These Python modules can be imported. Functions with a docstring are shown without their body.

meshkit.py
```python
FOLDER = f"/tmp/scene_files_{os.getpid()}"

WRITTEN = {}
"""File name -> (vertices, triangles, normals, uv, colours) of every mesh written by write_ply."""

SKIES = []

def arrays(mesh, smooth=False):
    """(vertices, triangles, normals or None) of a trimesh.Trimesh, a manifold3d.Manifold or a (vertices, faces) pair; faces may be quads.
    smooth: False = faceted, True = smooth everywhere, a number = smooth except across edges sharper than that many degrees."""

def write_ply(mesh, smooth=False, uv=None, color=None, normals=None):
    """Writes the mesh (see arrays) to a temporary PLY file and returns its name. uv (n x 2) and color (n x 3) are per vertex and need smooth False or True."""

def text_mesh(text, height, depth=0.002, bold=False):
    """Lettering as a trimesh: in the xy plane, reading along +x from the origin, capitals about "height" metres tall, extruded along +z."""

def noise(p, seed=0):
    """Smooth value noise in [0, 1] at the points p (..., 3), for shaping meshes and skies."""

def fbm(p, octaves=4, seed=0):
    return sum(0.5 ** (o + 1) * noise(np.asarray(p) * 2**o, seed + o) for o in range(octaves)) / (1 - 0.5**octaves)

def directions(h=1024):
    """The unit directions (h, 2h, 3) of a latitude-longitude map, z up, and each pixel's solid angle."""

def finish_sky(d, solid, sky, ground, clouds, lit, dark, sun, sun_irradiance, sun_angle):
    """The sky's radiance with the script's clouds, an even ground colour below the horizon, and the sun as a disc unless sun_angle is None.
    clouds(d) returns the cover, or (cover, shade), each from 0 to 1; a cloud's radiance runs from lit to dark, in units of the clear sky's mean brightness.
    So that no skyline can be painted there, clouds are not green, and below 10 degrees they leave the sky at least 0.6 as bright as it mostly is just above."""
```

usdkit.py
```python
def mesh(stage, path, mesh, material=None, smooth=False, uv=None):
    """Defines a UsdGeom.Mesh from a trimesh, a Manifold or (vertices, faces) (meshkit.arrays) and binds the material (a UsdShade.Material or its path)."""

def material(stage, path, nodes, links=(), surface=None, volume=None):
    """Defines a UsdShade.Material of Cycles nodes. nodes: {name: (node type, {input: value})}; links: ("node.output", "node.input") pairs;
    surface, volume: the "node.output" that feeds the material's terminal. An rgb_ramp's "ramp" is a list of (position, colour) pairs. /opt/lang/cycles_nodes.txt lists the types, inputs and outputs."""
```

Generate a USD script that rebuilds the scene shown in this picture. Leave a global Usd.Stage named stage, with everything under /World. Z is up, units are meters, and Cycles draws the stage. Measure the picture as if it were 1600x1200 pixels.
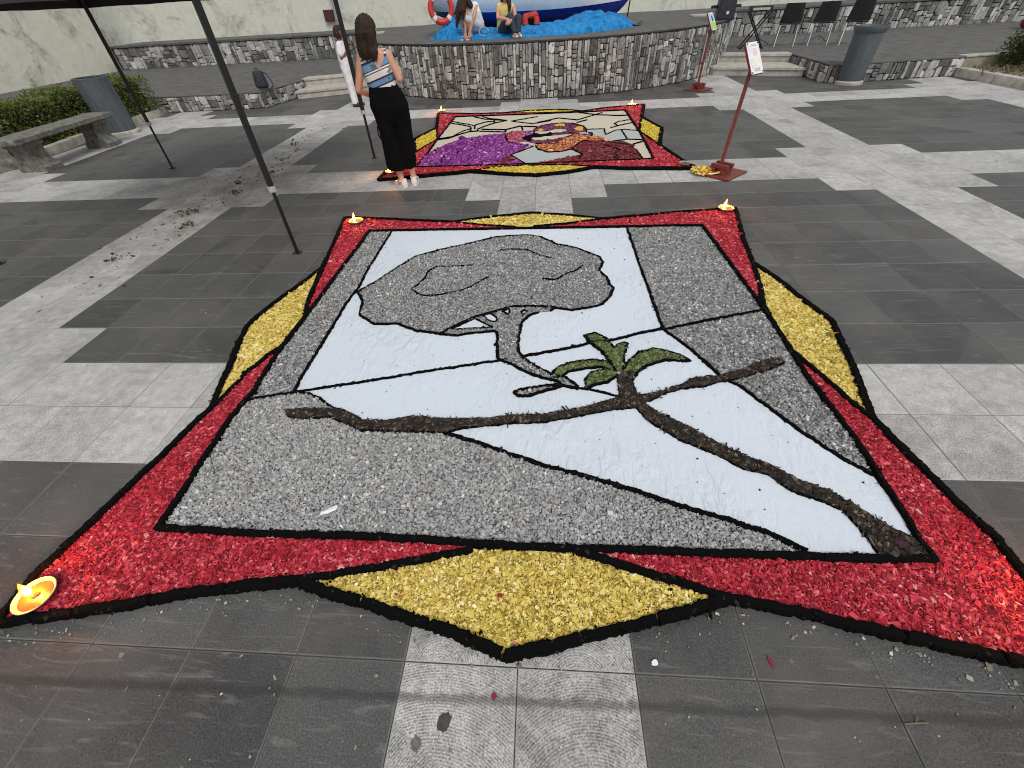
import json, math, random
import numpy as np, trimesh, shapely, manifold3d as m3
from shapely import affinity
from pxr import Usd, UsdGeom, UsdLux, UsdShade, Sdf, Gf, Vt
import usdkit, meshkit

stage = Usd.Stage.CreateInMemory()
UsdGeom.SetStageUpAxis(stage, 'Z')
UsdGeom.Xform.Define(stage, '/World')
UsdGeom.Scope.Define(stage, '/World/Looks')

# ------------------------------------------------------------------ camera, sky, sun, exposure
EXPOSURE = 0.35
SKY_STRENGTH = 0.10
SUN_INTENSITY = 0.35
SUN_ANGLE = 25.0
CLOUD = (5.65, 5.5, 5.35)                                       # radiance of the cloud layer mixed over the clear sky
FLAME = 950.0
SUN_ELEV, SUN_AZ = math.radians(50), math.radians(155)      # azimuth: atan2(x, y) of the direction towards the sun
T = 0.4                                                       # side of a paving tile
EYE = (0.07687, -0.32637, 1.68523)
CAM_AXES = [(0.997388, 0.055293, -0.046471), (-0.005116, 0.695866, 0.718154), (0.072047, -0.71604, 0.694331)]
cam = UsdGeom.Camera.Define(stage, '/World/camera')
right, up, back = CAM_AXES
cam.AddTransformOp().Set(Gf.Matrix4d(*right, 0, *up, 0, *back, 0, *EYE, 1))
cam.CreateHorizontalApertureAttr(36.0)
cam.CreateVerticalApertureAttr(27.0)
cam.CreateFocalLengthAttr(634.876 / 1600 * 36.0)
cam.CreateFStopAttr(0.0)
cam.CreateClippingRangeAttr(Gf.Vec2f(0.05, 2000))
cam.CreateExposureAttr(EXPOSURE)


class Graph:
    """Collects Cycles nodes; an input given as '@node.output' is a link."""
    def __init__(self): self.nodes, self.links = {}, []
    def __call__(self, kind, **inp):
        n = f'{kind}_{len(self.nodes)}'
        vals = {}
        for k, v in inp.items():
            if isinstance(v, str) and v.startswith('@'): self.links.append((v[1:], f'{n}.{k}'))
            else: vals[k] = v
        self.nodes[n] = (kind, vals)
        return '@' + n


def mat(name, build, volume=False):
    g = Graph()
    out = build(g)
    return usdkit.material(stage, f'/World/Looks/{name}', g.nodes, g.links, surface=out[1:])


def sky_graph(g):
    sky = g('sky_texture', sky_type='single_scattering', sun_disc=False, sun_elevation=SUN_ELEV, sun_rotation=SUN_AZ, air_density=1.0, aerosol_density=1.6)
    tc = g('texture_coordinate')
    n = g('noise_texture', vector=tc + '.generated', scale=2.2, detail=5, roughness=0.55)
    ramp = g('rgb_ramp', ramp=[(0.30, (0.45, 0.45, 0.45)), (0.62, (0.92, 0.92, 0.92))], fac=n + '.fac')
    cloud = g('mix_color', blend_type='mix', fac=ramp + '.color', a=sky + '.color', b=CLOUD, use_clamp=False)
    return g('background_shader', color=cloud + '.result', strength=SKY_STRENGTH) + '.background'

dome = UsdLux.DomeLight.Define(stage, '/World/sky')
UsdShade.MaterialBindingAPI.Apply(dome.GetPrim()).Bind(mat('overcast_sky', sky_graph))
dome.GetPrim().SetCustomDataByKey('kind', 'structure')
sun = UsdLux.DistantLight.Define(stage, '/World/sun')
sun.CreateIntensityAttr(SUN_INTENSITY); sun.CreateNormalizeAttr(True) if hasattr(sun, 'CreateNormalizeAttr') else None
sun.GetPrim().CreateAttribute('inputs:normalize', Sdf.ValueTypeNames.Bool).Set(True)
sun.CreateAngleAttr(SUN_ANGLE); sun.CreateColorAttr(Gf.Vec3f(1.0, 0.97, 0.92))
d = np.array([math.sin(SUN_AZ) * math.cos(SUN_ELEV), math.cos(SUN_AZ) * math.cos(SUN_ELEV), math.sin(SUN_ELEV)])
zx = np.cross([0, 0, 1.0], d); zx /= np.linalg.norm(zx); zy = np.cross(d, zx)
sun.AddTransformOp().Set(Gf.Matrix4d(*zx, 0, *zy, 0, *d, 0, 0, 0, 30, 1))

# ------------------------------------------------------------------ helpers
rng = np.random.default_rng(7)
used = {}
def numbered(parent, name):
    k = (str(parent), name); n = used.get(k, 0); used[k] = n + 1
    return f'{parent}/{name}' + (f'_{n:03d}' if n else '')
def note(p, label=None, cat=None, group=None, kind=None):
    p = p.GetPrim() if hasattr(p, 'GetPrim') else p
    for k, v in (('label', label), ('category', cat), ('group', group), ('kind', kind)):
        if v: p.SetCustomDataByKey(k, v)
    return p
def pathof(parent): return '/World' if parent is None else str(parent.GetPath())
def obj(name, mesh, m, parent=None, smooth=False, **kw):
    q = usdkit.mesh(stage, numbered(pathof(parent), name), mesh, m, smooth)
    tone = getattr(mesh, 'vertex_attributes', {}).get('tone')
    if tone is not None and not smooth:
        UsdGeom.PrimvarsAPI(q).CreatePrimvar('tone', Sdf.ValueTypeNames.FloatArray, 'vertex').Set(Vt.FloatArray.FromNumpy(np.asarray(tone, np.float32)))
    if kw: note(q, **kw)
    return q.GetPrim()
def thing(name, label, cat, loc=(0, 0, 0), rot=0, group=None, kind=None, parent=None):
    x = UsdGeom.Xform.Define(stage, numbered(pathof(parent), name))
    if any(loc) or rot:
        x.AddTranslateOp().Set(Gf.Vec3d(*map(float, loc)))
        if rot: x.AddRotateZOp().Set(float(rot))
    note(x, label, cat, group, kind)
    return x.GetPrim()
def toned(m, t):
    m.vertex_attributes['tone'] = np.broadcast_to(np.asarray(t, float), len(m.vertices)).copy(); return m
def join(ms):
    ms = [tm(m) for m in ms]
    if not any('tone' in m.vertex_attributes for m in ms): return trimesh.util.concatenate(ms)
    v, f, t, o = [], [], [], 0
    for m in ms:
        v.append(m.vertices); f.append(m.faces + o); o += len(m.vertices); t.append(m.vertex_attributes['tone'] if 'tone' in m.vertex_attributes else np.full(len(m.vertices), .25))
    return toned(trimesh.Trimesh(np.vstack(v), np.vstack(f), process=False), np.concatenate(t))
def tm(m):
    if isinstance(m, trimesh.Trimesh): return m
    v, f, _ = meshkit.arrays(m)
    return trimesh.Trimesh(v, f, process=False)
def box(c, s, rz=0.0, bev=0.0):
    if bev:
        h = np.array(s) / 2; pts = []
        for sx in (-1, 1):
            for sy in (-1, 1):
                for sz in (-1, 1):
                    p = h * (sx, sy, sz)
                    for k in range(3):
                        q = p - np.array((sx, sy, sz)) * bev; q[k] = p[k]; pts.append(q)
        b = tm(m3.Manifold.hull_points(np.array(pts)))
    else:
        b = trimesh.creation.box(s)
    if rz: b.apply_transform(trimesh.transformations.rotation_matrix(rz, [0, 0, 1]))
    b.apply_translation(c); return b
def tube(pts, r, n=10, cap=True):
    pts = [np.array(p, float) for p in pts]; rs = np.broadcast_to(r, len(pts)); out = []
    for a, b, ra, rb in zip(pts[:-1], pts[1:], rs[:-1], rs[1:]):
        L = np.linalg.norm(b - a); c = trimesh.creation.cylinder(1.0, L, sections=n)
        v = c.vertices.copy(); k = v[:, 2] > 0; s = np.where(k, rb, ra); v[:, 0] *= s; v[:, 1] *= s; c.vertices = v
        c.apply_transform(trimesh.geometry.align_vectors([0, 0, 1], (b - a) / L)); c.apply_translation((a + b) / 2); out.append(c)
    for p, q in zip(pts[1:-1], rs[1:-1]):
        s = trimesh.creation.icosphere(1, q); s.apply_translation(p); out.append(s)
    return join(out)
def lathe(prof, n=32):
    return trimesh.creation.revolve(np.array(prof, float), sections=n)
def move(m, t=(0, 0, 0), rz=0, rx=0, ry=0):
    m = tm(m).copy()
    for a, ax in ((rx, [1, 0, 0]), (ry, [0, 1, 0]), (rz, [0, 0, 1])):
        if a: m.apply_transform(trimesh.transformations.rotation_matrix(a, ax))
    m.apply_translation(t); return m
def prism(poly, z0, z1):
    """Extrudes a polygon or multipolygon between two heights."""
    if not isinstance(poly, (shapely.Polygon, shapely.MultiPolygon)): poly = shapely.Polygon(poly)
    poly = poly.buffer(0)
    out = []
    for g in getattr(poly, 'geoms', [poly]):
        if g.area < 1e-5: continue
        e = trimesh.creation.extrude_polygon(g, z1 - z0, engine='earcut'); e.apply_translation((0, 0, z0)); out.append(e)
    return join(out)
def rough(poly, step=0.02, amp=0.004, r=rng):
    """The polygon with an uneven outline."""
    out = []
    for g in getattr(poly, 'geoms', [poly]):
        def ring(c):
            c = shapely.segmentize(shapely.LineString(c), step); p = np.array(c.coords)[:-1]
            p = p + r.normal(0, amp, p.shape); return p
        q = shapely.Polygon(ring(g.exterior.coords), [ring(h.coords) for h in g.interiors if h.length > .05]).buffer(0)
        out.append(q)
    return shapely.union_all(out)
def sph(p, r, n=16): return m3.Manifold.sphere(r, n).translate([float(x) for x in p])
def bone(a, ra, b, rb, n=16): return m3.Manifold.batch_hull([sph(a, ra, n), sph(b, rb, n)])
def blob(bones, edge=.02, it=8, hulls=()):
    """One continuous body from bones (a, ra, b, rb) and hulls of several spheres [(p, r), ...]."""
    parts = [bone(*b) for b in bones] + [m3.Manifold.batch_hull([sph(p, r) for p, r in h]) for h in hulls]
    u = m3.Manifold.batch_boolean(parts, m3.OpType.Add)
    if edge: u = u.refine_to_length(edge)
    t = tm(u); t = trimesh.Trimesh(t.vertices, t.faces, process=True)
    if it: trimesh.smoothing.filter_taubin(t, lamb=.5, nu=.53, iterations=it)
    return t
def man(t):
    t = tm(t); return m3.Manifold(m3.Mesh(np.asarray(t.vertices, np.float32), np.asarray(t.faces, np.uint32)))

ICO = trimesh.creation.icosphere(0)
BOX = trimesh.creation.box((1, 1, 1))
def rotations(n, r, tilt=None):
    a = r.uniform(0, 2 * np.pi, n); ca, sa = np.cos(a), np.sin(a); z, o = np.zeros(n), np.ones(n)
    Rz = np.stack([np.stack([ca, -sa, z], -1), np.stack([sa, ca, z], -1), np.stack([z, z, o], -1)], 1)
    t = r.normal(0, tilt, n) if tilt is not None else r.uniform(0, 2 * np.pi, n)
    ct, st = np.cos(t), np.sin(t)
    Rx = np.stack([np.stack([o, z, z], -1), np.stack([z, ct, -st], -1), np.stack([z, st, ct], -1)], 1)
    b = r.uniform(0, 2 * np.pi, n); cb, sb = np.cos(b), np.sin(b)
    Rb = np.stack([np.stack([cb, -sb, z], -1), np.stack([sb, cb, z], -1), np.stack([z, z, o], -1)], 1)
    return Rz @ Rx @ Rb
def bits(pos, size, r, template=BOX, jitter=.18, tilt=None, spread=.35):
    """Many small pieces as one mesh; size is the mean (x, y, z)."""
    n = len(pos); v0 = np.asarray(template.vertices); f0 = np.asarray(template.faces)
    s = np.array(size) * np.exp(r.normal(0, spread, (n, 1))) * np.exp(r.normal(0, .2, (n, 3)))
    v = v0[None] * (1 + 0 * s[:, None]) + r.normal(0, jitter, (n, *v0.shape)) * (np.abs(v0).max())
    v = v * s[:, None]
    v = np.einsum('nij,nkj->nki', rotations(n, r, tilt), v) + np.asarray(pos)[:, None]
    f = f0[None] + (np.arange(n) * len(v0))[:, None, None]
    return toned(trimesh.Trimesh(v.reshape(-1, 3), f.reshape(-1, 3), process=False), np.repeat(r.random(n), len(v0)))
def scatter(poly, s, r, z=0.0, dz=0.004, jit=.45):
    """Jittered grid points inside a polygon."""
    x0, y0, x1, y1 = poly.bounds
    gx, gy = np.meshgrid(np.arange(x0, x1, s), np.arange(y0, y1, s)); p = np.stack([gx.ravel(), gy.ravel()], 1)
    p = p + r.uniform(-jit, jit, p.shape) * s
    p = p[shapely.contains_xy(poly, p[:, 0], p[:, 1])]
    return np.c_[p, z + r.uniform(-dz, dz, len(p))]

# ------------------------------------------------------------------ materials
def P(g, col, rough=.7, normal=None, **kw):
    inp = dict(roughness=rough, **kw)
    inp['base_color'] = col
    if normal: inp['normal'] = normal
    return g('principled_bsdf', **inp) + '.BSDF'
def plain(name, col, rough=.6, noise=0.0, scale=30, bumpd=0.0, bumpscale=None, **kw):
    def b(g):
        pos = g('geometry') + '.position'
        c = col
        if noise:
            n = g('noise_texture', vector=pos, scale=scale, detail=5, roughness=.6)
            lo = tuple(max(0, x * (1 - noise)) for x in col); hi = tuple(min(1, x * (1 + noise)) for x in col)
            c = g('rgb_ramp', ramp=[(.3, lo), (.7, hi)], fac=n + '.fac') + '.color'
        nm = None
        if bumpd:
            n2 = g('noise_texture', vector=pos, scale=bumpscale or scale * 2, detail=4)
            nm = g('bump', height=n2 + '.fac', strength=.6, distance=bumpd) + '.normal'
        return P(g, c, rough, nm, **kw)
    return mat(name, b)
def grains(name, stops, rough=.75, spec=.3, extra=0.0):
    """Loose pieces whose tone differs from piece to piece."""
    def b(g):
        geo = g('geometry')
        n = g('noise_texture', vector=geo + '.position', scale=2.2, detail=2)
        mixv = g('math', math_type='multiply_add', value1=n + '.fac', value2=extra, value3=-extra / 2)
        tn = g('attribute', attribute='tone')
        a = g('math', math_type='add', value1=tn + '.fac', value2=mixv + '.value', use_clamp=True)
        c = g('rgb_ramp', ramp=stops, fac=a + '.value') + '.color'
        return P(g, c, rough, specular_ior_level=spec)
    return mat(name, b)

def tile_cells(g):
    """World position in tile units: the position, the cell, the place in the cell, a random number per cell."""
    pos = g('geometry') + '.position'
    t = g('vector_math', math_type='scale', vector1=pos, scale=1 / T)
    flat = g('vector_math', math_type='multiply', vector1=t + '.vector', vector2=(1, 1, 0))
    cell = g('vector_math', math_type='floor', vector1=flat + '.vector')
    frac = g('vector_math', math_type='fraction', vector1=flat + '.vector')
    cen = g('vector_math', math_type='subtract', vector1=frac + '.vector', vector2=(.5, .5, 0))
    rnd = g('white_noise_texture', dimensions='3D', vector=cell + '.vector')
    ab = g('vector_math', math_type='absolute', vector1=cen + '.vector')
    sx = g('separate_xyz', vector=ab + '.vector')
    edge = g('math', math_type='maximum', value1=sx + '.x', value2=sx + '.y')
    return pos, cen + '.vector', rnd, edge + '.value'
def dirt_band(g, pos, wob):
    """A dark line of old dirt that runs across the paving in front of the carpet."""
    s = g('separate_xyz', vector=pos)
    y = g('math', math_type='multiply_add', value1=s + '.x', value2=-0.0152, value3=0.094)
    y = g('math', math_type='add', value1=s + '.y', value2=y + '.value')
    y = g('math', math_type='multiply_add', value1=wob, value2=.03, value3=y + '.value')
    y = g('math', math_type='subtract', value1=y + '.value', value2=.015)
    y = g('math', math_type='absolute', value1=y + '.value')
    return g('map_range', range_type='smoothstep', value=y + '.value', from_min=.004, from_max=.022, to_min=1., to_max=0., clamp=True) + '.result'
def dark_tile(g):
    pos, cen, rnd, edge = tile_cells(g)
    fine = g('noise_texture', vector=pos, scale=170, detail=3, roughness=.7)
    big = g('noise_texture', vector=pos, scale=1.6, detail=6, roughness=.62)
    c = g('rgb_ramp', ramp=[(.3, (.030, .0303, .030)), (.5, (.066, .0665, .066)), (.72, (.128, .128, .126))], fac=fine + '.fac') + '.color'
    v = g('map_range', value=rnd + '.value', to_min=.74, to_max=1.24) + '.result'
    c = g('mix_color', blend_type='multiply', fac=1.0, a=c, b=g('combine_xyz', x=v, y=v, z=v) + '.vector') + '.result'
    dust = g('map_range', value=big + '.fac', from_min=.42, from_max=.75, to_min=0., to_max=.5, clamp=True) + '.result'
    c = g('mix_color', fac=dust, a=c, b=(.165, .161, .152)) + '.result'
    # pale scuffs
    mp = g('mapping', vector=pos, rotation=(0, 0, .6), scale=(1.2, 9, 1))
    sc = g('noise_texture', vector=mp + '.vector', scale=2.3, detail=5, roughness=.65, distortion=2.2)
    scf = g('map_range', value=sc + '.fac', from_min=.56, from_max=.74, to_min=0., to_max=.55, clamp=True) + '.result'
    c = g('mix_color', fac=scf, a=c, b=(.22, .215, .20)) + '.result'
    wob = g('noise_texture', vector=pos, scale=9, detail=3)
    ee = g('math', math_type='multiply_add', value1=wob + '.fac', value2=.02, value3=edge)
    ed = g('map_range', value=ee + '.value', from_min=.492, from_max=.503, to_min=0., to_max=.45, clamp=True) + '.result'
    c = g('mix_color', fac=ed, a=c, b=(.25, .243, .225)) + '.result'
    spots = g('voronoi_texture', vector=pos, scale=7.5, feature='f1')
    sp = g('map_range', value=spots + '.distance', from_min=.035, from_max=.05, to_min=.55, to_max=0., clamp=True) + '.result'
    c = g('mix_color', fac=sp, a=c, b=(.20, .195, .18)) + '.result'
    band = dirt_band(g, pos, wob + '.fac')
    band = g('math', math_type='multiply', value1=band, value2=.5) + '.value'
    c = g('mix_color', fac=band, a=c, b=(.02, .02, .02)) + '.result'
    rg = g('map_range', value=big + '.fac', from_min=.3, from_max=.7, to_min=.5, to_max=.8) + '.result'
    nm = g('bump', height=fine + '.fac', strength=.35, distance=.002) + '.normal'
    return P(g, c, rg, nm, specular_ior_level=.35)
def light_tile(g):
    pos, cen, rnd, edge = tile_cells(g)
    # milling arcs about a centre that differs from tile to tile
    off = g('vector_math', math_type='multiply_add', vector1=rnd + '.color', vector2=(.45, .25, 0), vector3=(-.22, .52, 0))
    pc = g('vector_math', math_type='add', vector1=cen, vector2=off + '.vector')
    wv = g('wave_texture', wave_type='rings', rings_direction='z', vector=pc + '.vector', scale=15.5, distortion=1.6, detail=3, detail_scale=7.0, detail_roughness=.7)
    fine = g('noise_texture', vector=pos, scale=150, detail=3, roughness=.75)
    brk = g('noise_texture', vector=pos, scale=16, detail=5, roughness=.7)
    big = g('noise_texture', vector=pos, scale=2.6, detail=6, roughness=.66)
    base = g('rgb_ramp', ramp=[(.3, (.16, .16, .155)), (.48, (.46, .458, .445)), (.68, (.72, .715, .70))], fac=fine + '.fac') + '.color'
    mot = g('map_range', value=brk + '.fac', from_min=.34, from_max=.64, to_min=.74, to_max=1.05, clamp=True) + '.result'
    base = g('mix_color', blend_type='multiply', fac=1.0, a=base, b=g('combine_xyz', x=mot, y=mot, z=mot) + '.vector') + '.result'
    ax = g('math', math_type='absolute', value1=g('separate_xyz', vector=pos) + '.x') + '.value'
    grv = g('map_range', value=ax, from_min=.40, from_max=.42, to_min=1., to_max=.22, clamp=True) + '.result'
    line = g('math', math_type='multiply', value1=g('map_range', value=wv + '.fac', from_min=.25, from_max=.7, to_min=1., to_max=0., clamp=True) + '.result',
             value2=g('map_range', value=brk + '.fac', from_min=.36, from_max=.6, to_min=.9, to_max=.35, clamp=True) + '.result') + '.value'
    line = g('math', math_type='multiply', value1=line, value2=grv) + '.value'
    line = g('math', math_type='multiply', value1=line, value2=g('map_range', value=fine + '.fac', from_min=.4, from_max=.6, to_min=1., to_max=.45, clamp=True) + '.result') + '.value'
    c = g('mix_color', fac=line, a=base, b=(.10, .10, .098)) + '.result'
    soil = g('map_range', value=big + '.fac', from_min=.47, from_max=.74, to_min=0., to_max=.5, clamp=True) + '.result'
    c = g('mix_color', fac=soil, a=c, b=(.115, .11, .10)) + '.result'
    v = g('map_range', value=rnd + '.value', to_min=.86, to_max=1.12) + '.result'
    c = g('mix_color', blend_type='multiply', fac=1.0, a=c, b=g('combine_xyz', x=v, y=v, z=v) + '.vector') + '.result'
    ee = g('math', math_type='multiply_add', value1=brk + '.fac', value2=.02, value3=edge)
    ed = g('map_range', value=ee + '.value', from_min=.484, from_max=.503, to_min=0., to_max=.6, clamp=True) + '.result'
    c = g('mix_color', fac=ed, a=c, b=(.42, .42, .41)) + '.result'
    # brown dirt on the lane towards the planter
    s = g('separate_xyz', vector=pos)
    dx = g('math', math_type='multiply', value1=g('math', math_type='add', value1=s + '.x', value2=3.9) + '.value', value2=.6) + '.value'
    dy = g('math', math_type='multiply', value1=g('math', math_type='subtract', value1=s + '.y', value2=5.2) + '.value', value2=.45) + '.value'
    rr = g('math', math_type='add', value1=g('math', math_type='multiply', value1=dx, value2=dx) + '.value', value2=g('math', math_type='multiply', value1=dy, value2=dy) + '.value') + '.value'
    far = g('map_range', range_type='smoothstep', value=rr, from_min=0., from_max=1.4, to_min=.5, to_max=0., clamp=True) + '.result'
    dm = g('map_range', value=big + '.fac', from_min=.35, from_max=.6, to_min=.15, to_max=1., clamp=True) + '.result'
    dm = g('math', math_type='multiply', value1=far, value2=dm) + '.value'
    c = g('mix_color', fac=dm, a=c, b=(.15, .115, .085)) + '.result'
    band = dirt_band(g, pos, brk + '.fac')
    band = g('math', math_type='multiply', value1=band, value2=.55) + '.value'
    c = g('mix_color', fac=band, a=c, b=(.05, .048, .045)) + '.result'
    h = g('math', math_type='multiply_add', value1=wv + '.fac', value2=.6, value3=fine + '.fac')
    nm = g('bump', height=h + '.value', strength=.35, distance=.0015) + '.normal'
    return P(g, c, .75, nm, specular_ior_level=.3)

M = {}
M['dark_tile'] = mat('dark_basalt_tile', dark_tile)
M['light_tile'] = mat('light_grooved_tile', light_tile)
M['joint'] = plain('tile_joint', (.060, .058, .054), .9, .5, 6)
M['asphalt'] = plain('weathered_asphalt', (.098, .097, .094), .85, .35, 4, .004, 90)
def stone_graph(g):
    pos = g('geometry') + '.position'
    c = g('rgb_ramp', ramp=[(0, (.13, .13, .125)), (.3, (.27, .27, .26)), (.62, (.46, .46, .442)), (.86, (.62, .62, .60)), (1, (.74, .735, .71))], fac=g('attribute', attribute='tone') + '.fac') + '.color'
    n = g('noise_texture', vector=g('mapping', vector=pos, scale=(1, 1, .4)) + '.vector', scale=30, detail=7, roughness=.72)
    k = g('rgb_ramp', ramp=[(.37, (.13, .13, .13)), (.53, (1, 1, 1))], fac=n + '.fac') + '.color'
    c = g('mix_color', blend_type='multiply', fac=.75, a=c, b=k) + '.result'
    w = g('noise_texture', vector=g('mapping', vector=pos, scale=(1, 1, .55)) + '.vector', scale=2.4, detail=5, roughness=.65)
    w = g('map_range', value=w + '.fac', from_min=.36, from_max=.58, to_min=.58, to_max=1., clamp=True) + '.result'
    c = g('mix_color', blend_type='multiply', fac=1., a=c, b=g('combine_xyz', x=w, y=w, z=w) + '.vector') + '.result'
    return P(g, c, .85, g('bump', height=n + '.fac', strength=.8, distance=.014) + '.normal', specular_ior_level=.25)
M['stone'] = mat('slate_cladding', stone_graph)
M['mortar'] = plain('dark_mortar', (.040, .040, .039), .9, .6, 22, .012, 45)
def plaster(g, col, mould, seed):
    pos = g('geometry') + '.position'
    sh = g('vector_math', math_type='add', vector1=pos, vector2=(seed, seed, 0)) + '.vector'
    n = g('noise_texture', vector=sh, scale=.9, detail=8, roughness=.72, distortion=.8)
    patch = g('map_range', value=n + '.fac', from_min=.50, from_max=.60, to_min=0., to_max=.85, clamp=True) + '.result'
    n2 = g('noise_texture', vector=sh, scale=5, detail=6, roughness=.7)
    p2 = g('map_range', value=n2 + '.fac', from_min=.35, from_max=.65, to_min=0., to_max=1., clamp=True) + '.result'
    k = g('math', math_type='multiply', value1=patch, value2=p2) + '.value'
    c = g('rgb_ramp', ramp=[(.3, tuple(x * .82 for x in col)), (.7, col)], fac=n2 + '.fac') + '.color'
    c = g('mix_color', fac=k, a=c, b=mould) + '.result'
    nm = g('bump', height=n2 + '.fac', strength=.4, distance=.02) + '.normal'
    return P(g, c, .9, nm)
M['plaster'] = mat('mouldy_grey_plaster', lambda g: plaster(g, (.67, .68, .60), (.21, .215, .185), 3.0))
M['plaster_left'] = mat('cream_plaster', lambda g: plaster(g, (.80, .79, .68), (.24, .24, .19), 11.0))
M['step'] = plain('pale_step_stone', (.42, .40, .355), .8, .25, 9, .003, 60)
M['kerb'] = plain('kerb_stone', (.40, .385, .34), .85, .4, 6, .006, 40)
M['bench'] = plain('lichen_concrete', (.15, .148, .13), .9, .55, 16, .012, 50)
def bin_paint(g):
    pos = g('geometry') + '.position'
    dr = g('noise_texture', vector=g('mapping', vector=pos, scale=(26, 26, 2.2)) + '.vector', scale=1., detail=5, roughness=.65)
    sp = g('noise_texture', vector=pos, scale=55, detail=4, roughness=.7)
    c = g('rgb_ramp', ramp=[(.3, (.052, .066, .076)), (.6, (.085, .102, .114)), (.8, (.13, .145, .15))], fac=dr + '.fac') + '.color'
    k = g('map_range', value=sp + '.fac', from_min=.64, from_max=.72, to_min=0., to_max=.6, clamp=True) + '.result'
    c = g('mix_color', fac=k, a=c, b=(.26, .26, .245)) + '.result'
    return P(g, c, .6, g('bump', height=sp + '.fac', strength=.4, distance=.004) + '.normal')
M['bin'] = mat('weathered_blue_grey_bin', bin_paint)
M['bin_dark'] = plain('bin_dark_inside', (.02, .024, .028), .6)
M['soil'] = plain('planter_soil', (.07, .05, .035), .95, .5, 30, .02, 50)
M['drysoil'] = plain('dry_pale_soil', (.30, .27, .21), .95, .3, 8, .02, 40)
def leafmat(name, stops):
    def b(g):
        geo = g('geometry')
        c = g('rgb_ramp', ramp=stops, fac=g('attribute', attribute='tone') + '.fac') + '.color'
        p = P(g, c, .55, specular_ior_level=.3)
        t = g('translucent_bsdf', color=c) + '.BSDF'
        return g('mix_closure', fac=.25, closure1=p, closure2=t) + '.closure'
    return mat(name, b)
M['hedge'] = leafmat('hedge_leaves', [(0, (.04, .065, .014)), (.45, (.11, .155, .03)), (.8, (.19, .24, .05)), (1, (.32, .33, .11))])
M['bush'] = leafmat('dark_bush_leaves', [(0, (.02, .035, .01)), (.6, (.05, .075, .02)), (1, (.10, .12, .03))])
M['twig'] = plain('twigs', (.06, .045, .03), .9)
M['red'] = grains('red_dyed_wood_chips', [(0, (.17, .004, .012)), (.35, (.36, .012, .03)), (.7, (.51, .028, .052)), (.93, (.62, .10, .12)), (1, (.74, .32, .30))], .7, .3, .25)
M['yellow'] = grains('yellow_dyed_wood_chips', [(0, (.26, .19, .03)), (.3, (.55, .41, .075)), (.7, (.72, .565, .145)), (.93, (.80, .69, .27)), (1, (.85, .80, .5))], .7, .3, .25)
M['yellow2'] = grains('bright_yellow_chips', [(0, (.36, .24, .012)), (.4, (.60, .44, .03)), (.8, (.72, .56, .06)), (1, (.78, .68, .25))], .7)
M['gravel'] = grains('grey_gravel', [(0, (.13, .13, .13)), (.12, (.28, .281, .28)), (.65, (.385, .386, .383)), (.92, (.47, .47, .466)), (.985, (.60, .60, .59)), (1, (.78, .78, .77))], .75, .4, .12)
M['gravel_fine'] = grains('fine_dark_grey_gravel', [(0, (.08, .08, .08)), (.15, (.17, .171, .171)), (.6, (.30, .301, .30)), (.88, (.42, .42, .417)), (.97, (.58, .58, .57)), (1, (.78, .78, .77))], .75, .4, .12)
M['purple'] = grains('purple_petals', [(0, (.06, .004, .08)), (.4, (.18, .018, .21)), (.75, (.33, .05, .33)), (.92, (.47, .14, .43)), (1, (.6, .34, .54))], .7, .3, .35)
M['maroon'] = grains('maroon_petals', [(0, (.05, .006, .008)), (.5, (.15, .018, .026)), (.85, (.25, .04, .05)), (1, (.34, .11, .11))])
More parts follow.
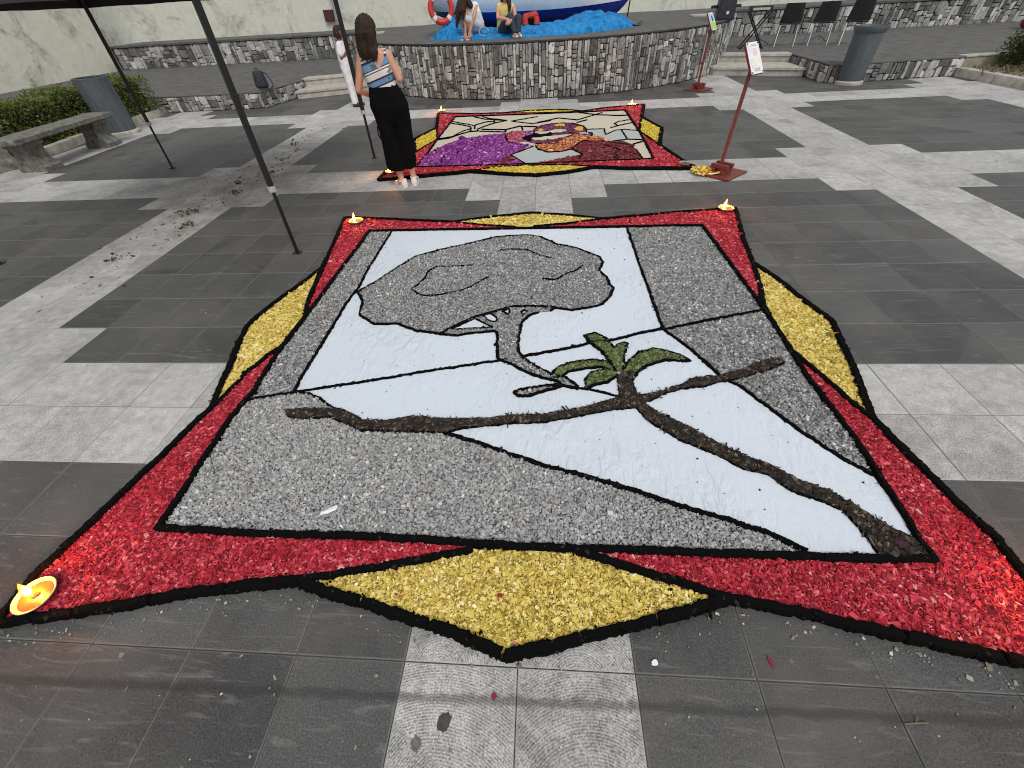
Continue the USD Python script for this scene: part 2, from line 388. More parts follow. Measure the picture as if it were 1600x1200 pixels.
M['orange'] = grains('orange_brown_petals', [(0, (.10, .015, .006)), (.35, (.36, .085, .03)), (.75, (.66, .26, .10)), (1, (.80, .52, .28))])
M['pink'] = grains('pink_petals', [(0, (.20, .02, .05)), (.5, (.42, .06, .11)), (.85, (.55, .15, .20)), (1, (.66, .36, .38))])
M['plum'] = grains('plum_petals', [(0, (.05, .008, .03)), (.5, (.13, .02, .07)), (1, (.28, .09, .17))])
M['green'] = grains('leaf_clippings', [(0, (.025, .035, .012)), (.4, (.085, .115, .04)), (.8, (.17, .21, .075)), (1, (.34, .37, .18))])
M['bark'] = grains('bark_fibres', [(0, (.010, .008, .007)), (.5, (.028, .021, .017)), (.85, (.065, .050, .040)), (1, (.20, .165, .125))], .85)
M['black'] = grains('black_soil', [(0, (.003, .003, .003)), (.6, (.008, .0075, .0075)), (1, (.028, .026, .025))], 1.0, .04)
M['cream_sand'] = plain('cream_sand', (.54, .49, .385), .9, .1, 40, .003, 150)
M['grey_sand'] = plain('pale_grey_sand', (.40, .43, .42), .9, .1, 40, .003, 150)
M['gold'] = plain('gold_sand', (.62, .38, .03), .9, .2, 60)
def salt(g):
    pos = g('geometry') + '.position'
    w = g('noise_texture', vector=pos, scale=1.3, detail=2)
    mp = g('mapping', vector=pos, rotation=(0, 0, .5), scale=(11, 5, 1))
    n = g('noise_texture', vector=mp + '.vector', scale=1.7, detail=4, roughness=.55, distortion=1.3)
    f = g('noise_texture', vector=pos, scale=160, detail=3, roughness=.7)
    amt = g('map_range', value=w + '.fac', from_min=.42, from_max=.62, to_min=.25, to_max=1., clamp=True) + '.result'
    h = g('math', math_type='multiply', value1=n + '.fac', value2=amt) + '.value'
    h = g('math', math_type='multiply_add', value1=f + '.fac', value2=.08, value3=h) + '.value'
    nm = g('bump', height=h, strength=.75, distance=.032) + '.normal'
    c = g('rgb_ramp', ramp=[(.25, (.57, .635, .71)), (.6, (.64, .70, .77))], fac=f + '.fac') + '.color'
    return P(g, c, .8, nm, specular_ior_level=.3)
M['salt'] = mat('white_salt', salt)
M['rust'] = plain('red_brown_varnished_wood', (.155, .028, .018), .5, .3, 18, .002, 60)
M['paper'] = plain('white_paper', (.78, .78, .80), .35)
M['black_metal'] = plain('black_metal', (.006, .006, .0065), .45, .2, 30)
M['black_plastic'] = plain('black_plastic', (.014, .015, .018), .5, .2, 25)
M['chrome'] = plain('chrome', (.75, .75, .75), .18, metallic=1.0)
M['canopy'] = plain('dark_violet_canopy', (.032, .026, .034), .8, .2, 40)
M['collar'] = plain('grey_plastic_collar', (.42, .42, .40), .5)
M['dish'] = plain('ceramic_dish', (.30, .285, .25), .35, .05, 30)
M['wax'] = plain('candle_wax', (.09, .045, .016), .35, .2, 30, subsurface_weight=.3, subsurface_scale=.01)
M['wick'] = plain('wick', (.02, .015, .01), .9)
M['flame'] = mat('flame', lambda g: g('emission', color=(1.0, .26, .02), strength=FLAME) + '.emission')
M['flame_glow'] = mat('flame_mantle', lambda g: g('mix_closure', fac=g('map_range', value=g('layer_weight', blend=.35) + '.facing', from_min=.1, from_max=.95, to_min=.62, to_max=1., clamp=True) + '.result', closure1=g('emission', color=(1.0, .40, .03), strength=6.0) + '.emission', closure2=g('transparent_bsdf') + '.BSDF') + '.closure')
M['skin'] = plain('tanned_skin', (.56, .30, .20), .5, .1, 20, subsurface_weight=.12, subsurface_scale=.01)
M['skin_dark'] = plain('brown_skin', (.16, .075, .045), .5, .1, 20)
M['hair'] = mat('dark_brown_hair', lambda g: (lambda geo: P(g, g('rgb_ramp', ramp=[(.3, (.007, .004, .0025)), (.7, (.040, .019, .010))], fac=g('noise_texture', vector=g('mapping', vector=geo + '.position', scale=(60, 60, 5)) + '.vector', scale=2., detail=3) + '.fac') + '.color', .75,
    g('bump', height=g('noise_texture', vector=g('mapping', vector=geo + '.position', scale=(60, 60, 4)) + '.vector', scale=2.5, detail=3) + '.fac', strength=.8, distance=.012) + '.normal'))(g('geometry')))
M['dark_lining'] = plain('dark_lining', (.008, .008, .008), .9)
M['black_cloth'] = plain('black_cloth', (.0035, .0035, .004), .95, .3, 8, .006, 18, specular_ior_level=.12)
M['white_cloth'] = plain('white_cloth', (.74, .75, .77), .8, .08, 20, .008, 16)
M['denim_pale'] = plain('pale_denim', (.52, .55, .62), .85, .25, 40, .006, 20)
M['denim'] = plain('dark_denim', (.03, .04, .065), .85, .35, 40, .006, 20)
M['yellow_cloth'] = plain('yellow_top', (.68, .58, .22), .85, .35, 22, .005, 20)
M['white_leather'] = plain('white_leather', (.74, .73, .71), .4)
M['navy_shoe'] = plain('navy_shoes', (.02, .022, .035), .6)
def stripes(g):
    s = g('separate_xyz', vector=g('geometry') + '.position')
    n = g('noise_texture', vector=g('geometry') + '.position', scale=9, detail=3)
    z = g('math', math_type='multiply_add', value1=s + '.x', value2=-.28, value3=s + '.z')
    z = g('map_range', value=z + '.value', from_min=1.40, from_max=1.83, to_min=0., to_max=1., clamp=True) + '.result'
    W, N, B, C = (.68, .65, .62), (.02, .03, .075), (.13, .25, .42), (.30, .48, .60)
    stops, x = [], 0.0
    for w, c in ((.07, C), (.03, N), (.09, W), (.03, N), (.10, B), (.04, N), (.12, W), (.02, N), (.03, W), (.02, N), (.14, B), (.05, N), (.04, W), (.03, N), (.05, W), (.03, N), (.11, W)):
        stops.append((x, c)); x += w
    c = g('rgb_ramp', ramp=stops, interpolate=False, fac=z) + '.color'
    k = g('map_range', value=n + '.fac', from_min=.60, from_max=.64, to_min=0., to_max=.85, clamp=True) + '.result'
    c = g('mix_color', fac=k, a=c, b=(.05, .10, .10)) + '.result'
    return P(g, c, .8)
M['stripes'] = mat('striped_top', stripes)
M['boat_white'] = plain('boat_white_paint', (.76, .80, .82), .3, .06, 6)
M['boat_blue'] = plain('boat_navy_paint', (.007, .022, .19), .35, .2, 5)
M['wood'] = plain('varnished_wood', (.22, .12, .06), .45, .3, 14)
M['net'] = mat('blue_fishing_net', lambda g: (lambda geo: P(g, g('rgb_ramp', ramp=[(.3, (.0, .10, .30)), (.55, (.005, .24, .58)), (.75, (.03, .36, .70))], fac=g('noise_texture', vector=geo + '.position', scale=7, detail=6, roughness=.7) + '.fac') + '.color', .8,
    g('bump', height=g('noise_texture', vector=geo + '.position', scale=45, detail=5, roughness=.7) + '.fac', strength=.6, distance=.02) + '.normal'))(g('geometry')))
M['net_strand'] = plain('blue_net_strand', (.02, .30, .66), .8)
M['ring_red'] = plain('lifebuoy_red', (.50, .035, .02), .45, .15, 12)
M['ring_white'] = plain('lifebuoy_white', (.66, .66, .64), .5)
M['vest'] = plain('orange_red_vest', (.48, .035, .018), .7, .3, 14, .01, 16)
M['rope'] = plain('pale_rope', (.45, .42, .34), .9)
M['bag'] = plain('navy_backpack', (.02, .024, .035), .75, .4, 20, .006, 30)
M['red_bag'] = plain('dark_red_bag', (.16, .01, .015), .6, .3, 14)
M['rustbox'] = plain('maroon_painted_box', (.06, .02, .018), .6, .2, 12)
M['pipe'] = plain('grey_drainpipe', (.33, .34, .35), .45, .1, 20)
M['litter_pale'] = grains('pale_litter', [(0, (.16, .14, .10)), (.6, (.30, .28, .22)), (1, (.58, .57, .50))])
M['litter_brown'] = grains('dry_leaf_bits', [(0, (.03, .025, .018)), (.6, (.08, .06, .04)), (1, (.20, .16, .11))])
M['ink'] = plain('grey_ink', (.22, .22, .24), .6)
